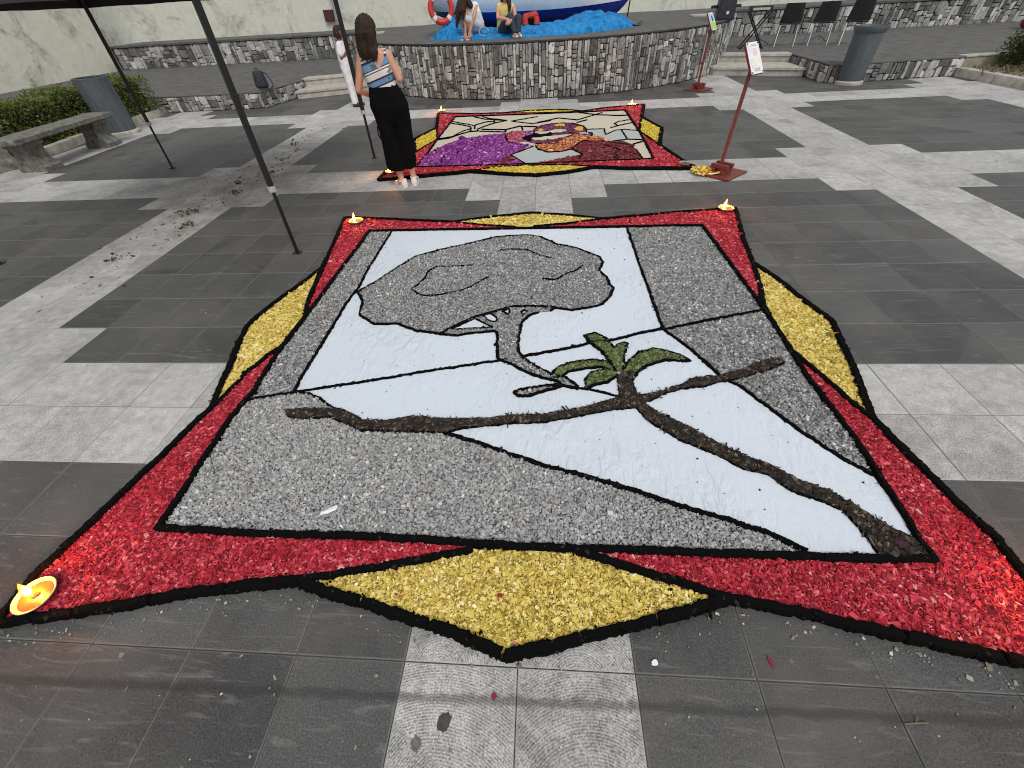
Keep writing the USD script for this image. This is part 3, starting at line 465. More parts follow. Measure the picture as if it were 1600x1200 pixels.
DATA = json.loads(r'''{"c1_panels":{"red":[[[-2.039,3.948],[-1.947,3.442],[-1.855,2.918],[-1.829,2.768],[-1.743,2.314],[-1.676,2.113],[-1.674,2.13],[-1.669,2.453],[-1.666,2.853],[-1.656,3.589],[-1.427,3.592],[-0.217,3.574],[-0.187,3.602],[-0.478,3.663],[-0.837,3.762],[-1.302,3.837],[-1.773,3.915],[-2.039,3.948]],[[-1.686,1.749],[-1.735,1.674],[-1.769,1.552],[-1.792,1.514],[-1.816,1.311],[-1.841,1.184],[-1.875,1.043],[-1.909,0.825],[-1.947,0.645],[-1.979,0.482],[-2.005,0.368],[-2.038,0.237],[-2.028,0.049],[-1.802,0.086],[-1.604,0.124],[-1.331,0.184],[-1.065,0.229],[-0.895,0.25],[-0.687,0.29],[-0.498,0.331],[-0.215,0.396],[-0.315,0.429],[-0.74,0.44],[-1.174,0.434],[-1.644,0.449],[-1.659,0.714],[-1.683,1.117],[-1.66,1.324],[-1.672,1.425],[-1.684,1.708]],[[0.215,0.411],[0.468,0.334],[0.641,0.287],[0.78,0.25],[1.041,0.206],[1.262,0.163],[1.476,0.124],[1.668,0.089],[1.891,0.042],[1.896,0.382],[1.897,0.52],[1.861,0.66],[1.837,0.802],[1.804,1.001],[1.778,1.158],[1.744,1.225],[1.702,1.404],[1.609,1.697],[1.596,1.472],[1.619,1.134],[1.618,0.902],[1.608,0.579],[1.598,0.483],[1.606,0.425],[1.385,0.417],[0.951,0.416],[0.483,0.421]],[[0.001,3.607],[0.346,3.663],[0.69,3.751],[1.048,3.809],[1.372,3.869],[2.008,3.942],[1.844,3.224],[1.772,2.807],[1.704,2.472],[1.631,2.214],[1.612,2.222],[1.605,2.549],[1.593,3.111],[1.578,3.549],[0.887,3.558]]],"yellow":[[[-1.847,2.825],[-1.936,2.508],[-2.004,2.291],[-2.051,2.101],[-2.061,1.964],[-2.007,1.757],[-1.94,1.545],[-1.901,1.378],[-1.841,1.184],[-1.816,1.311],[-1.792,1.514],[-1.769,1.552],[-1.735,1.674],[-1.686,1.749],[-1.681,1.885],[-1.676,2.113],[-1.743,2.314]],[[-0.895,0.25],[-0.852,0.232],[-0.57,0.17],[-0.231,0.09],[-0.036,0.029],[0.134,0.068],[0.438,0.15],[0.618,0.197],[0.78,0.25],[0.641,0.287],[0.468,0.334],[0.215,0.411],[-0.215,0.396],[-0.498,0.331],[-0.687,0.29],[-0.895,0.25]],[[1.777,2.807],[1.877,2.504],[1.927,2.233],[1.991,2.002],[1.953,1.843],[1.919,1.685],[1.86,1.447],[1.778,1.158],[1.744,1.225],[1.702,1.404],[1.609,1.697],[1.616,2.028],[1.631,2.214],[1.704,2.472]],[[-0.837,3.762],[-0.4,3.882],[-0.031,3.942],[0.336,3.869],[0.69,3.751],[0.346,3.663],[0.001,3.607],[-0.117,3.583],[-0.187,3.602],[-0.478,3.663],[-0.837,3.762]]],"gravel":[[[-1.656,3.589],[-1.422,3.577],[-1.422,2.812],[-1.405,2.506],[-1.425,2.264],[-1.416,1.742],[-1.415,1.41],[-1.405,1.315],[-1.405,1.315],[-1.608,1.265],[-1.664,1.243],[-1.66,1.324],[-1.672,1.425],[-1.684,1.708],[-1.681,1.885],[-1.674,2.13],[-1.669,2.453],[-1.666,2.853]],[[-1.664,1.243],[-1.608,1.265],[-1.405,1.315],[-1.298,1.3],[-1.22,1.264],[-1.131,1.203],[-1.078,1.174],[-1.099,1.121],[-0.977,1.071],[-0.892,1.032],[-0.766,1.025],[-0.549,1.029],[-0.433,1.018],[-0.255,0.961],[-0.068,0.885],[0.129,0.813],[0.332,0.757],[0.514,0.694],[0.709,0.62],[0.906,0.557],[1.02,0.512],[1.138,0.446],[0.951,0.416],[0.091,0.415],[-0.315,0.429],[-0.74,0.44],[-1.174,0.434],[-1.644,0.449],[-1.659,0.714],[-1.683,1.117]],[[0.885,3.544],[1.578,3.549],[1.593,3.111],[1.605,2.549],[1.612,2.222],[1.604,2.142],[1.175,2.018],[0.901,1.926],[0.886,1.955],[0.884,2.399],[0.879,3.055]],[[0.898,1.911],[1.175,2.018],[1.604,2.142],[1.616,2.028],[1.604,1.685],[1.596,1.472],[1.619,1.134],[1.618,0.902],[1.59,0.813],[1.513,0.893],[1.385,1.066],[1.291,1.228],[1.208,1.375],[1.12,1.464],[1.019,1.704]]]},"c1_tree":[[-0.621,1.886],[-0.796,1.924],[-0.955,2.009],[-1.118,2.003],[-1.264,2.116],[-1.302,2.306],[-1.391,2.447],[-1.298,2.574],[-1.152,2.86],[-1.05,3.033],[-0.856,3.15],[-0.578,3.282],[-0.359,3.394],[-0.208,3.415],[-0.057,3.421],[0.065,3.374],[0.21,3.221],[0.378,3.137],[0.559,2.973],[0.586,2.869],[0.541,2.73],[0.586,2.625],[0.596,2.536],[0.62,2.451],[0.595,2.36],[0.511,2.232],[0.439,2.2],[0.286,2.161],[0.172,2.196],[0.139,2.147],[0.047,2.132],[-0.012,2.101],[-0.063,2.015],[-0.079,1.854],[-0.071,1.686],[-0.036,1.623],[0.041,1.551],[0.158,1.47],[0.225,1.448],[0.286,1.383],[0.284,1.357],[0.204,1.388],[0.175,1.415],[0.023,1.475],[-0.106,1.568],[-0.202,1.623],[-0.221,1.855],[-0.235,1.913],[-0.366,1.899],[-0.507,1.864]],"c1_root_blob":[[0.186,1.393],[0.074,1.376],[-0.049,1.348],[-0.077,1.322],[-0.058,1.296],[0.001,1.297],[0.137,1.355]],"c1_windows":[[[-0.559,1.937],[-0.399,2.066],[-0.27,1.957]],[[-0.344,2.105],[-0.29,2.128],[-0.238,2.064],[-0.244,2.025],[-0.305,2.041]],[[-0.208,2.152],[-0.164,2.192],[-0.152,2.159],[-0.163,2.102]],[[-0.073,2.142],[-0.046,2.166],[-0.027,2.149],[-0.057,2.101]]],"c1_white":[[-1.422,3.577],[0.885,3.544],[0.879,3.055],[0.884,2.399],[0.886,1.955],[0.898,1.911],[1.019,1.704],[1.12,1.464],[1.208,1.375],[1.291,1.228],[1.385,1.066],[1.513,0.893],[1.59,0.813],[1.608,0.579],[1.598,0.483],[1.606,0.425],[1.385,0.417],[1.135,0.441],[1.138,0.446],[1.02,0.512],[0.906,0.557],[0.709,0.62],[0.514,0.694],[0.332,0.757],[0.129,0.813],[-0.068,0.885],[-0.255,0.961],[-0.433,1.018],[-0.977,1.071],[-1.078,1.174],[-1.131,1.203],[-1.22,1.264],[-1.298,1.3],[-1.405,1.315],[-1.415,1.41],[-1.416,1.742],[-1.425,2.264],[-1.405,2.506],[-1.422,2.812],[-1.422,3.577]],"c1_bark":[[[-1.382,1.165],[-1.316,1.171],[-1.14,1.178],[-1.052,1.175],[-0.96,1.127],[-0.913,1.095],[-0.785,1.093],[-0.632,1.127],[-0.478,1.111],[-0.214,1.12],[-0.082,1.145],[0.092,1.152],[0.31,1.207],[0.522,1.287],[0.613,1.283],[0.65,1.254],[0.594,1.21],[0.476,1.199],[0.306,1.155],[0.092,1.102],[-0.079,1.09],[-0.335,1.054],[-0.433,1.018],[-0.549,1.029],[-0.766,1.025],[-0.892,1.032],[-0.977,1.071],[-1.099,1.121],[-1.248,1.104],[-1.35,1.122]],[[0.611,1.293],[0.722,1.324],[0.866,1.382],[0.971,1.447],[1.113,1.464],[1.216,1.503],[1.435,1.607],[1.518,1.63],[1.52,1.589],[1.405,1.526],[1.196,1.443],[1.089,1.421],[1.001,1.383],[0.871,1.361],[0.783,1.33],[0.676,1.264],[0.639,1.254]],[[0.623,1.263],[0.644,1.244],[0.694,1.179],[0.837,1.078],[0.963,0.965],[1.087,0.883],[1.15,0.855],[1.255,0.764],[1.366,0.708],[1.452,0.618],[1.524,0.543],[1.578,0.509],[1.6,0.429],[1.409,0.425],[1.411,0.485],[1.394,0.555],[1.372,0.627],[1.301,0.671],[1.199,0.716],[1.128,0.798],[1.031,0.831],[0.91,0.921],[0.776,0.998],[0.64,1.123],[0.597,1.21]],[[0.527,1.466],[0.52,1.272],[0.616,1.283],[0.601,1.412],[0.626,1.506],[0.568,1.495]]],"c1_leaf":[[[0.339,1.357],[0.337,1.438],[0.38,1.494],[0.458,1.523],[0.522,1.511],[0.533,1.483],[0.515,1.461],[0.466,1.417],[0.378,1.389]],[[0.154,1.487],[0.178,1.533],[0.258,1.587],[0.39,1.611],[0.474,1.593],[0.522,1.517],[0.502,1.506],[0.442,1.552],[0.325,1.528],[0.235,1.505],[0.195,1.459],[0.157,1.459]],[[0.364,1.859],[0.433,1.879],[0.499,1.824],[0.531,1.75],[0.559,1.624],[0.566,1.506],[0.521,1.506],[0.488,1.618],[0.457,1.699],[0.385,1.797]],[[0.54,1.724],[0.596,1.783],[0.627,1.769],[0.592,1.667],[0.56,1.517],[0.528,1.564]],[[0.551,1.506],[0.624,1.612],[0.694,1.686],[0.779,1.717],[0.861,1.698],[0.939,1.648],[0.975,1.606],[0.912,1.612],[0.835,1.612],[0.719,1.564],[0.653,1.506],[0.603,1.428],[0.55,1.439]]],"c1_lines":{"outer":[[[-2.036,3.943],[-1.944,3.437],[-1.852,2.914],[-1.827,2.765],[-1.741,2.311],[-1.674,2.11]],[[-1.838,1.183],[-1.872,1.041],[-1.907,0.823],[-1.945,0.644],[-1.976,0.481],[-2.002,0.368],[-2.036,0.237],[-2.026,0.049]],[[-2.026,0.049],[-1.8,0.085],[-1.602,0.123],[-1.33,0.183],[-1.063,0.228],[-0.893,0.249]],[[-1.844,2.821],[-1.933,2.505],[-2.002,2.288],[-2.048,2.098],[-2.059,1.961],[-2.005,1.754],[-1.937,1.543],[-1.899,1.376],[-1.838,1.183]],[[-0.893,0.249],[-0.851,0.231],[-0.569,0.17],[-0.231,0.089],[-0.036,0.029],[0.134,0.067],[0.437,0.149],[0.618,0.197],[0.779,0.249]],[[1.775,2.803],[1.875,2.501],[1.925,2.23],[1.988,1.999],[1.95,1.84],[1.916,1.682],[1.858,1.445],[1.776,1.156]],[[-0.836,3.757],[-0.399,3.877],[-0.031,3.937],[0.335,3.864],[0.689,3.746]],[[0.779,0.249],[1.04,0.206],[1.261,0.162],[1.474,0.123],[1.666,0.088],[1.889,0.042]],[[1.776,1.156],[1.802,0.999],[1.835,0.801],[1.859,0.659],[1.895,0.519],[1.894,0.381],[1.889,0.042]],[[-2.036,3.943],[-1.771,3.91],[-1.3,3.832],[-0.836,3.757]],[[0.689,3.746],[1.047,3.804],[1.371,3.864],[2.005,3.937]],[[2.005,3.937],[1.842,3.22],[1.77,2.803],[1.702,2.468],[1.629,2.211]]],"inner":[[[-1.654,3.585],[-1.664,2.85],[-1.667,2.45],[-1.671,2.127],[-1.678,1.883],[-1.682,1.705],[-1.67,1.423],[-1.658,1.322],[-1.681,1.115],[-1.656,0.713],[-1.642,0.448]],[[1.576,3.545],[1.591,3.106],[1.603,2.546],[1.61,2.219],[1.614,2.025],[1.602,1.682],[1.594,1.47],[1.617,1.132],[1.617,0.901],[1.606,0.578],[1.596,0.482],[1.604,0.424]],[[-1.642,0.448],[-1.173,0.433],[-0.739,0.439],[-0.315,0.428],[0.091,0.414],[0.482,0.42],[0.95,0.416],[1.384,0.416],[1.604,0.424]],[[-1.654,3.585],[-1.425,3.588],[-0.217,3.569],[0.886,3.554],[1.576,3.545]],[[-1.684,1.747],[-1.733,1.672],[-1.766,1.549],[-1.79,1.512],[-1.814,1.309],[-1.838,1.183]],[[-1.684,1.747],[-1.678,1.883],[-1.674,2.11]],[[-0.893,0.249],[-0.687,0.29],[-0.497,0.33],[-0.214,0.396]],[[0.215,0.411],[0.468,0.333],[0.64,0.287],[0.779,0.249]],[[1.607,1.695],[1.7,1.402],[1.742,1.223],[1.776,1.156]],[[1.607,1.695],[1.614,2.025],[1.629,2.211]],[[-0.836,3.757],[-0.477,3.658],[-0.187,3.597]],[[0.001,3.602],[0.345,3.658],[0.689,3.746]]],"thin":[[[-1.421,3.573],[-1.421,2.808],[-1.403,2.503],[-1.423,2.261],[-1.414,1.739],[-1.413,1.408],[-1.403,1.313]],[[-1.662,1.241],[-1.606,1.263],[-1.403,1.313]],[[-1.403,1.313],[-1.162,1.37],[-0.958,1.416],[-0.695,1.487],[-0.358,1.565],[-0.149,1.615]],[[-1.403,1.313],[-1.297,1.298],[-1.219,1.262],[-1.129,1.202],[-1.076,1.172]],[[0.884,3.539],[0.878,3.051],[0.883,2.396],[0.885,1.952],[0.897,1.909],[1.018,1.702],[1.119,1.462],[1.207,1.373],[1.29,1.226],[1.384,1.065],[1.511,0.891],[1.588,0.812]],[[0.9,1.923],[1.174,2.015],[1.603,2.139]],[[-0.029,1.646],[0.298,1.742],[0.425,1.788],[0.551,1.814],[0.726,1.882],[0.889,1.93]],[[-0.432,1.016],[-0.254,0.96],[-0.068,0.883],[0.129,0.812],[0.332,0.756],[0.514,0.693],[0.709,0.619],[0.905,0.556],[1.018,0.511],[1.136,0.445]],[[-0.621,1.883],[-0.795,1.921],[-0.954,2.006],[-1.116,2.0],[-1.263,2.113],[-1.301,2.303],[-1.389,2.444],[-1.296,2.57],[-1.15,2.856],[-1.049,3.029],[-0.855,3.146],[-0.577,3.277],[-0.359,3.39],[-0.208,3.41],[-0.056,3.417],[0.065,3.369],[0.21,3.216],[0.378,3.133],[0.559,2.969],[0.586,2.865],[0.54,2.726],[0.586,2.622],[0.596,2.533],[0.62,2.447],[0.594,2.357],[0.511,2.229],[0.439,2.197],[0.286,2.158],[0.172,2.193],[0.139,2.152]],[[-0.621,1.883],[-0.571,1.934],[-0.388,2.086],[-0.223,2.165],[-0.141,2.206],[-0.0,2.212],[0.172,2.193]],[[0.047,2.129],[-0.011,2.098],[-0.063,2.013],[-0.078,1.852],[-0.071,1.684],[-0.036,1.621],[0.042,1.548],[0.157,1.468],[0.225,1.446],[0.285,1.381]],[[-0.621,1.883],[-0.506,1.861],[-0.365,1.896],[-0.234,1.91],[-0.221,1.852],[-0.202,1.621],[-0.106,1.566],[0.023,1.473],[0.175,1.413],[0.204,1.386],[0.284,1.355]],[[0.291,1.36],[0.349,1.35],[0.454,1.315],[0.508,1.295]],[[0.186,1.391],[0.074,1.374],[-0.049,1.346],[-0.077,1.32],[-0.057,1.294],[0.001,1.295],[0.137,1.353],[0.204,1.38]],[[-0.558,1.934],[-0.26,1.954]],[[-0.399,2.063],[-0.26,1.954]],[[-0.558,1.934],[-0.399,2.063]],[[-0.343,2.102],[-0.29,2.125],[-0.238,2.061],[-0.244,2.022],[-0.304,2.038],[-0.343,2.102]],[[-0.208,2.149],[-0.164,2.189],[-0.152,2.156],[-0.163,2.1],[-0.208,2.149]],[[-0.072,2.139],[-0.046,2.163],[-0.027,2.146],[-0.057,2.098],[-0.072,2.139]]],"hair":[[[-0.512,2.849],[-0.587,2.838],[-0.724,2.828],[-0.821,2.831],[-0.877,2.764],[-0.89,2.631],[-0.924,2.543],[-0.953,2.471],[-0.891,2.398],[-0.848,2.374],[-0.747,2.372],[-0.615,2.416],[-0.521,2.461],[-0.442,2.544],[-0.361,2.643]],[[-0.306,3.108],[-0.192,3.135],[-0.062,3.114],[0.024,3.034],[0.156,2.949]],[[0.087,2.605],[0.182,2.583],[0.261,2.664],[0.355,2.726],[0.412,2.81]]],"bark":[[[-1.38,1.163],[-1.314,1.169],[-1.138,1.177],[-1.05,1.173],[-0.959,1.126],[-0.912,1.094],[-0.784,1.091],[-0.631,1.126],[-0.477,1.109],[-0.213,1.118],[-0.082,1.143],[0.092,1.15],[0.31,1.205],[0.521,1.285]],[[-1.348,1.12],[-1.247,1.103],[-1.097,1.119],[-0.976,1.069],[-0.891,1.03],[-0.765,1.023],[-0.548,1.027],[-0.432,1.016],[-0.334,1.053],[-0.079,1.088],[0.092,1.1],[0.306,1.153],[0.475,1.197],[0.587,1.213]],[[0.61,1.291],[0.721,1.322],[0.865,1.38],[0.97,1.445],[1.112,1.462],[1.214,1.501],[1.433,1.604],[1.516,1.628]],[[1.518,1.587],[1.403,1.524],[1.195,1.441],[1.088,1.419],[1.0,1.381],[0.87,1.359],[0.782,1.328],[0.675,1.262]],[[0.644,1.242],[0.693,1.177],[0.836,1.077],[0.962,0.963],[1.086,0.882],[1.149,0.854],[1.253,0.762],[1.365,0.706],[1.451,0.617],[1.522,0.542],[1.576,0.508]],[[1.41,0.429],[1.409,0.484],[1.392,0.554],[1.37,0.626],[1.299,0.67],[1.197,0.715],[1.127,0.797],[1.029,0.83],[0.909,0.92],[0.775,0.996],[0.639,1.122],[0.597,1.208]],[[0.527,1.464],[0.519,1.27]],[[0.617,1.291],[0.6,1.41],[0.626,1.504]]],"leafline":[[[0.339,1.355],[0.337,1.435],[0.379,1.492],[0.458,1.52],[0.521,1.509]],[[0.515,1.459],[0.465,1.414],[0.378,1.387],[0.339,1.355]],[[0.502,1.503],[0.442,1.549],[0.325,1.526],[0.235,1.502],[0.195,1.457],[0.153,1.457],[0.154,1.502],[0.178,1.531],[0.258,1.585],[0.389,1.609],[0.473,1.591],[0.522,1.515]],[[0.52,1.504],[0.488,1.615],[0.457,1.696],[0.384,1.794],[0.364,1.856],[0.433,1.877],[0.498,1.821],[0.533,1.735]],[[0.54,1.722],[0.596,1.78],[0.626,1.767],[0.592,1.664],[0.56,1.515]],[[0.558,1.504],[0.623,1.609],[0.693,1.683],[0.778,1.715],[0.86,1.696],[0.938,1.646],[0.974,1.604],[0.909,1.604],[0.834,1.61],[0.719,1.562],[0.652,1.504],[0.603,1.426]]]},"c2_panels":{"red":[[[-1.979,9.064],[-1.304,8.875],[-0.654,8.804],[0.22,8.715],[0.812,8.68],[1.182,8.857],[1.997,9.064],[1.585,7.084],[1.589,8.633],[0.561,8.62],[-0.498,8.636],[-1.586,8.681],[-1.623,7.056]],[[-1.623,7.056],[-1.83,6.232],[-2.017,5.461],[-2.031,5.18],[-1.64,5.243],[-1.192,5.326],[-0.856,5.396],[-0.523,5.548],[-0.013,5.561],[0.357,5.534],[0.744,5.412],[1.064,5.326],[1.958,5.232],[1.875,5.528],[1.749,6.295],[1.585,7.084],[1.537,5.65],[1.371,5.641],[0.52,5.626],[0.012,5.614],[-0.674,5.606],[-1.656,5.641]]],"yellow":[[[-0.654,8.804],[-0.279,8.927],[0.223,8.94],[0.583,8.838],[0.812,8.68],[0.22,8.687]],[[-0.856,5.396],[-0.383,5.246],[-0.007,5.159],[0.394,5.243],[0.744,5.412],[0.356,5.521],[-0.013,5.548],[-0.522,5.534]],[[-2.021,7.133],[-1.784,7.843],[-1.62,7.095],[-1.832,6.363]],[[1.774,8.025],[1.957,7.228],[1.731,6.297],[1.598,7.042]]],"beige":[[[-1.586,8.681],[-0.498,8.636],[0.561,8.62],[1.589,8.633],[1.585,7.084],[1.537,5.65],[1.371,5.641],[0.52,5.626],[0.012,5.614],[-0.674,5.606],[-1.656,5.641],[-1.623,7.056]]]},"c2_shapes":[["purple",[[-1.646,5.649],[-1.609,6.335],[-1.437,6.718],[-1.203,7.009],[-0.87,7.216],[-0.514,7.273],[-0.229,7.372],[-0.042,7.4],[-0.049,6.957],[-0.029,6.502],[-0.133,6.469],[-0.371,6.05],[-0.583,5.611]]],["purple2",[[-0.37,6.029],[-0.17,5.623],[-0.521,5.586]]],["maroon2",[[-0.583,5.611],[-0.371,6.042],[-0.292,5.834],[-0.41,5.688],[-0.518,5.548]]],["palegrey",[[-0.371,6.05],[-0.067,6.437],[0.063,6.259],[0.312,6.095],[0.438,6.166],[0.543,6.264],[0.608,6.015],[0.231,5.733],[-0.146,5.628]]],["palegrey",[[0.801,7.319],[1.067,7.317],[1.054,6.965],[0.956,6.868],[0.873,6.993],[0.819,7.13]]],["palegrey",[[1.052,6.953],[1.233,7.196],[1.384,7.225],[1.576,7.108],[1.556,6.618],[1.333,6.65],[1.126,6.581],[0.971,6.853]]],["maroon",[[0.012,5.633],[0.626,5.963],[0.495,6.209],[0.672,6.645],[0.992,6.611],[1.165,6.529],[1.278,6.374],[1.377,6.07],[1.395,5.681],[1.162,5.653],[0.7,5.646],[0.287,5.602],[0.012,5.588]]],["dark",[[1.142,6.59],[1.26,6.562],[1.393,6.304],[1.352,6.187],[1.253,6.405]]],["pink",[[-0.512,7.052],[-0.493,7.239],[-0.414,7.373],[-0.278,7.401],[-0.203,7.218],[-0.215,7.031],[-0.241,6.899],[-0.228,6.721],[-0.33,6.671],[-0.412,6.683],[-0.48,6.844]]],["plum",[[-0.056,7.195],[-0.067,7.443],[0.032,7.659],[0.238,7.785],[0.431,7.806],[0.619,7.72],[0.746,7.54],[0.782,7.356],[0.766,7.139],[0.849,7.079],[0.835,6.911],[0.673,6.999],[0.558,7.04],[0.455,6.833],[0.289,6.678],[0.264,6.556],[0.038,6.587],[-0.135,6.7],[-0.162,6.843],[-0.084,7.049]]],["gold",[[-0.003,7.333],[0.033,7.518],[0.093,7.427],[0.059,7.313]]],["gold",[[0.256,7.701],[0.367,7.801],[0.517,7.721],[0.423,7.583],[0.323,7.6]]],["gold",[[0.576,7.389],[0.659,7.539],[0.745,7.488],[0.718,7.228],[0.643,7.269]]],["cream",[[-0.057,7.21],[-0.04,7.309],[0.108,7.276],[0.219,7.332],[0.281,7.397],[0.416,7.375],[0.487,7.304],[0.385,7.189],[0.253,7.186],[0.156,7.163],[0.059,7.121]]],["cream",[[-0.105,6.888],[0.06,7.009],[0.131,6.98],[0.202,6.978],[0.321,7.016],[0.559,7.053],[0.434,6.88],[0.292,6.812],[0.13,6.748],[-0.032,6.75]]],["black",[[-0.247,6.922],[-0.204,7.053],[-0.074,7.141],[0.059,7.106],[0.156,7.163],[0.205,7.251],[0.228,7.128],[0.214,6.99],[0.119,6.995],[0.06,6.931],[-0.093,6.913],[-0.101,6.747],[-0.16,6.755]]],["plum2",[[-0.124,6.741],[-0.032,6.75],[0.13,6.761],[0.292,6.812],[0.412,6.861],[0.264,6.581],[0.061,6.588]]],["cream",[[-0.343,6.703],[-0.181,6.693],[-0.032,6.555],[-0.039,6.478],[-0.141,6.512]]],["orange",[[-0.028,6.484],[0.016,6.577],[0.219,6.545],[0.289,6.678],[0.432,6.836],[0.555,6.985],[0.673,6.999],[0.842,6.928],[1.02,6.75],[1.002,6.582],[0.761,6.624],[0.672,6.637],[0.609,6.52],[0.484,6.25],[0.341,6.135],[0.148,6.122],[0.018,6.272]]]],"c2_lines":{"outer":[[[-1.977,9.052],[-1.302,8.864],[-0.653,8.793],[-0.279,8.916],[0.223,8.929],[0.582,8.827],[0.811,8.669],[1.181,8.846],[1.995,9.053]],[[1.995,9.053],[1.772,8.015],[1.954,7.218],[1.729,6.289],[1.873,5.521],[1.955,5.225]],[[1.955,5.225],[1.063,5.32],[0.743,5.405],[0.394,5.237],[-0.007,5.153],[-0.383,5.239],[-0.855,5.389],[-1.191,5.319],[-1.638,5.236],[-2.028,5.173]],[[-2.028,5.173],[-2.015,5.454],[-1.83,6.355],[-2.018,7.124],[-1.782,7.833],[-1.977,9.052]]],"thin":[[[-1.584,8.67],[-0.497,8.625],[0.561,8.609],[1.587,8.622]],[[1.587,8.622],[1.583,7.075],[1.535,5.643]],[[-1.584,8.67],[-1.621,7.047],[-1.617,6.362],[-1.654,5.634]],[[-1.654,5.634],[-0.673,5.598],[0.012,5.606],[0.519,5.619],[1.369,5.634],[1.535,5.643]],[[-1.83,6.355],[-1.621,7.047],[-1.77,7.831]],[[1.772,8.015],[1.583,7.075],[1.729,6.289]],[[-0.855,5.389],[-0.521,5.527],[-0.013,5.54],[0.356,5.514],[0.743,5.405]],[[-0.653,8.793],[0.22,8.677],[0.811,8.669]]],"hair":[[[-1.605,8.324],[-1.433,8.157],[-1.254,8.026],[-1.109,7.871],[-1.089,7.965],[-0.905,8.165],[-0.789,8.111],[-0.796,8.283]],[[-1.109,7.871],[-1.086,7.68]],[[-1.576,8.148],[-1.342,7.975],[-1.18,7.82],[-1.148,7.69],[-1.14,7.507]],[[-1.148,7.69],[-1.278,7.529],[-1.391,7.202],[-1.63,7.073]],[[-1.619,7.018],[-1.432,7.098],[-1.267,7.352],[-1.151,7.479],[-1.018,7.488],[-1.032,7.61],[-0.932,7.81],[-0.78,8.01],[-0.573,8.174],[-0.972,8.35],[-1.194,8.57]],[[-0.573,8.174],[-0.724,8.284],[-0.972,8.35]],[[-1.046,8.579],[-0.913,8.41],[-0.726,8.305]],[[-0.955,7.597],[-0.543,7.501],[-0.316,7.706],[-0.03,7.628]],[[-0.543,7.501],[-0.533,7.353],[-1.018,7.488]],[[-0.271,7.699],[-0.26,7.426]],[[-0.475,8.122],[-0.023,8.386]],[[-0.441,8.083],[-0.094,7.858],[0.212,8.033]],[[-0.012,7.932],[0.356,8.207],[0.675,8.004],[1.029,8.362],[1.153,8.492]],[[0.746,8.572],[1.028,8.345],[1.379,8.211],[1.556,8.194]],[[0.663,7.813],[0.834,7.975]],[[1.555,7.657],[1.303,7.484],[1.271,7.633],[1.34,7.769],[1.543,7.862]],[[1.172,7.366],[1.303,7.484]],[[0.8,7.31],[1.066,7.308],[1.051,6.944]],[[1.051,6.944],[1.232,7.187],[1.382,7.216],[1.574,7.099]],[[1.324,7.205],[1.336,6.67]],[[1.125,6.572],[1.346,6.639],[1.549,6.581]],[[1.535,6.497],[1.378,6.352]],[[0.672,6.648],[0.988,6.575],[1.277,6.366],[1.375,6.062],[1.393,5.673]],[[0.495,6.201],[0.625,5.956],[0.568,5.723]],[[0.968,6.38],[1.166,6.089],[1.33,5.87],[1.393,5.673]],[[0.929,6.018],[1.002,5.91],[1.069,5.665]],[[1.083,5.998],[1.075,5.664]],[[0.671,6.637],[0.495,6.201]],[[-0.227,6.704],[-0.329,6.654],[-0.411,6.666],[-0.479,6.827],[-0.513,7.039],[-0.493,7.239],[-0.414,7.374]],[[-0.028,6.476],[0.018,6.264],[0.148,6.107],[0.34,6.116],[0.484,6.234],[0.607,6.504],[0.671,6.629],[0.814,6.592]],[[-0.084,7.04],[-0.056,7.186],[-0.069,7.434],[0.032,7.66],[0.238,7.786],[0.431,7.807],[0.619,7.721],[0.748,7.54],[0.783,7.346],[0.767,7.125],[0.852,7.074],[0.838,6.901]],[[0.264,6.547],[0.409,6.84],[0.557,7.026]],[[0.216,7.144],[0.3,7.131],[0.468,7.153],[0.563,7.138]],[[-0.159,6.746],[-0.064,6.605],[0.038,6.57],[0.264,6.547]],[[-1.148,6.181],[-1.175,6.273],[-1.155,6.316]],[[-1.322,5.783],[-1.346,5.948],[-1.331,6.116]],[[-0.472,6.853],[-0.516,7.098]],[[-0.067,6.428],[-0.371,6.043]],[[-0.371,6.043],[-0.158,5.622]]]},"candles":[[-1.856,3.796],[1.896,3.89],[-1.933,0.142],[-1.92,9.173],[1.765,8.967],[1.853,5.348],[-1.929,5.405],[1.903,0.213]],"sign_bases":[[[1.911,5.061],[2.163,4.722],[2.486,5.028]],[[3.09,10.419],[3.327,10.17],[3.621,10.431]]],"band":[[[-1.851,-0.123],[-0.015,-0.093],[1.559,-0.071]]],"stain":[[-0.253,-0.162],[-0.248,-0.143],[-0.222,-0.133],[-0.206,-0.144],[-0.207,-0.168],[-0.225,-0.184],[-0.244,-0.179]],"beads":[[0.67,7.055],[0.695,7.046],[0.721,7.037],[0.749,7.027],[0.78,7.016]],"bits":{"feather":[-0.878,0.549],"scrap":[0.471,0.034],"pink":[-0.075,-0.084],"red":[0.862,0.054],"mauve":[1.509,0.476],"twig":[1.235,-0.092],"scrap2":[1.981,2.082]}}''')

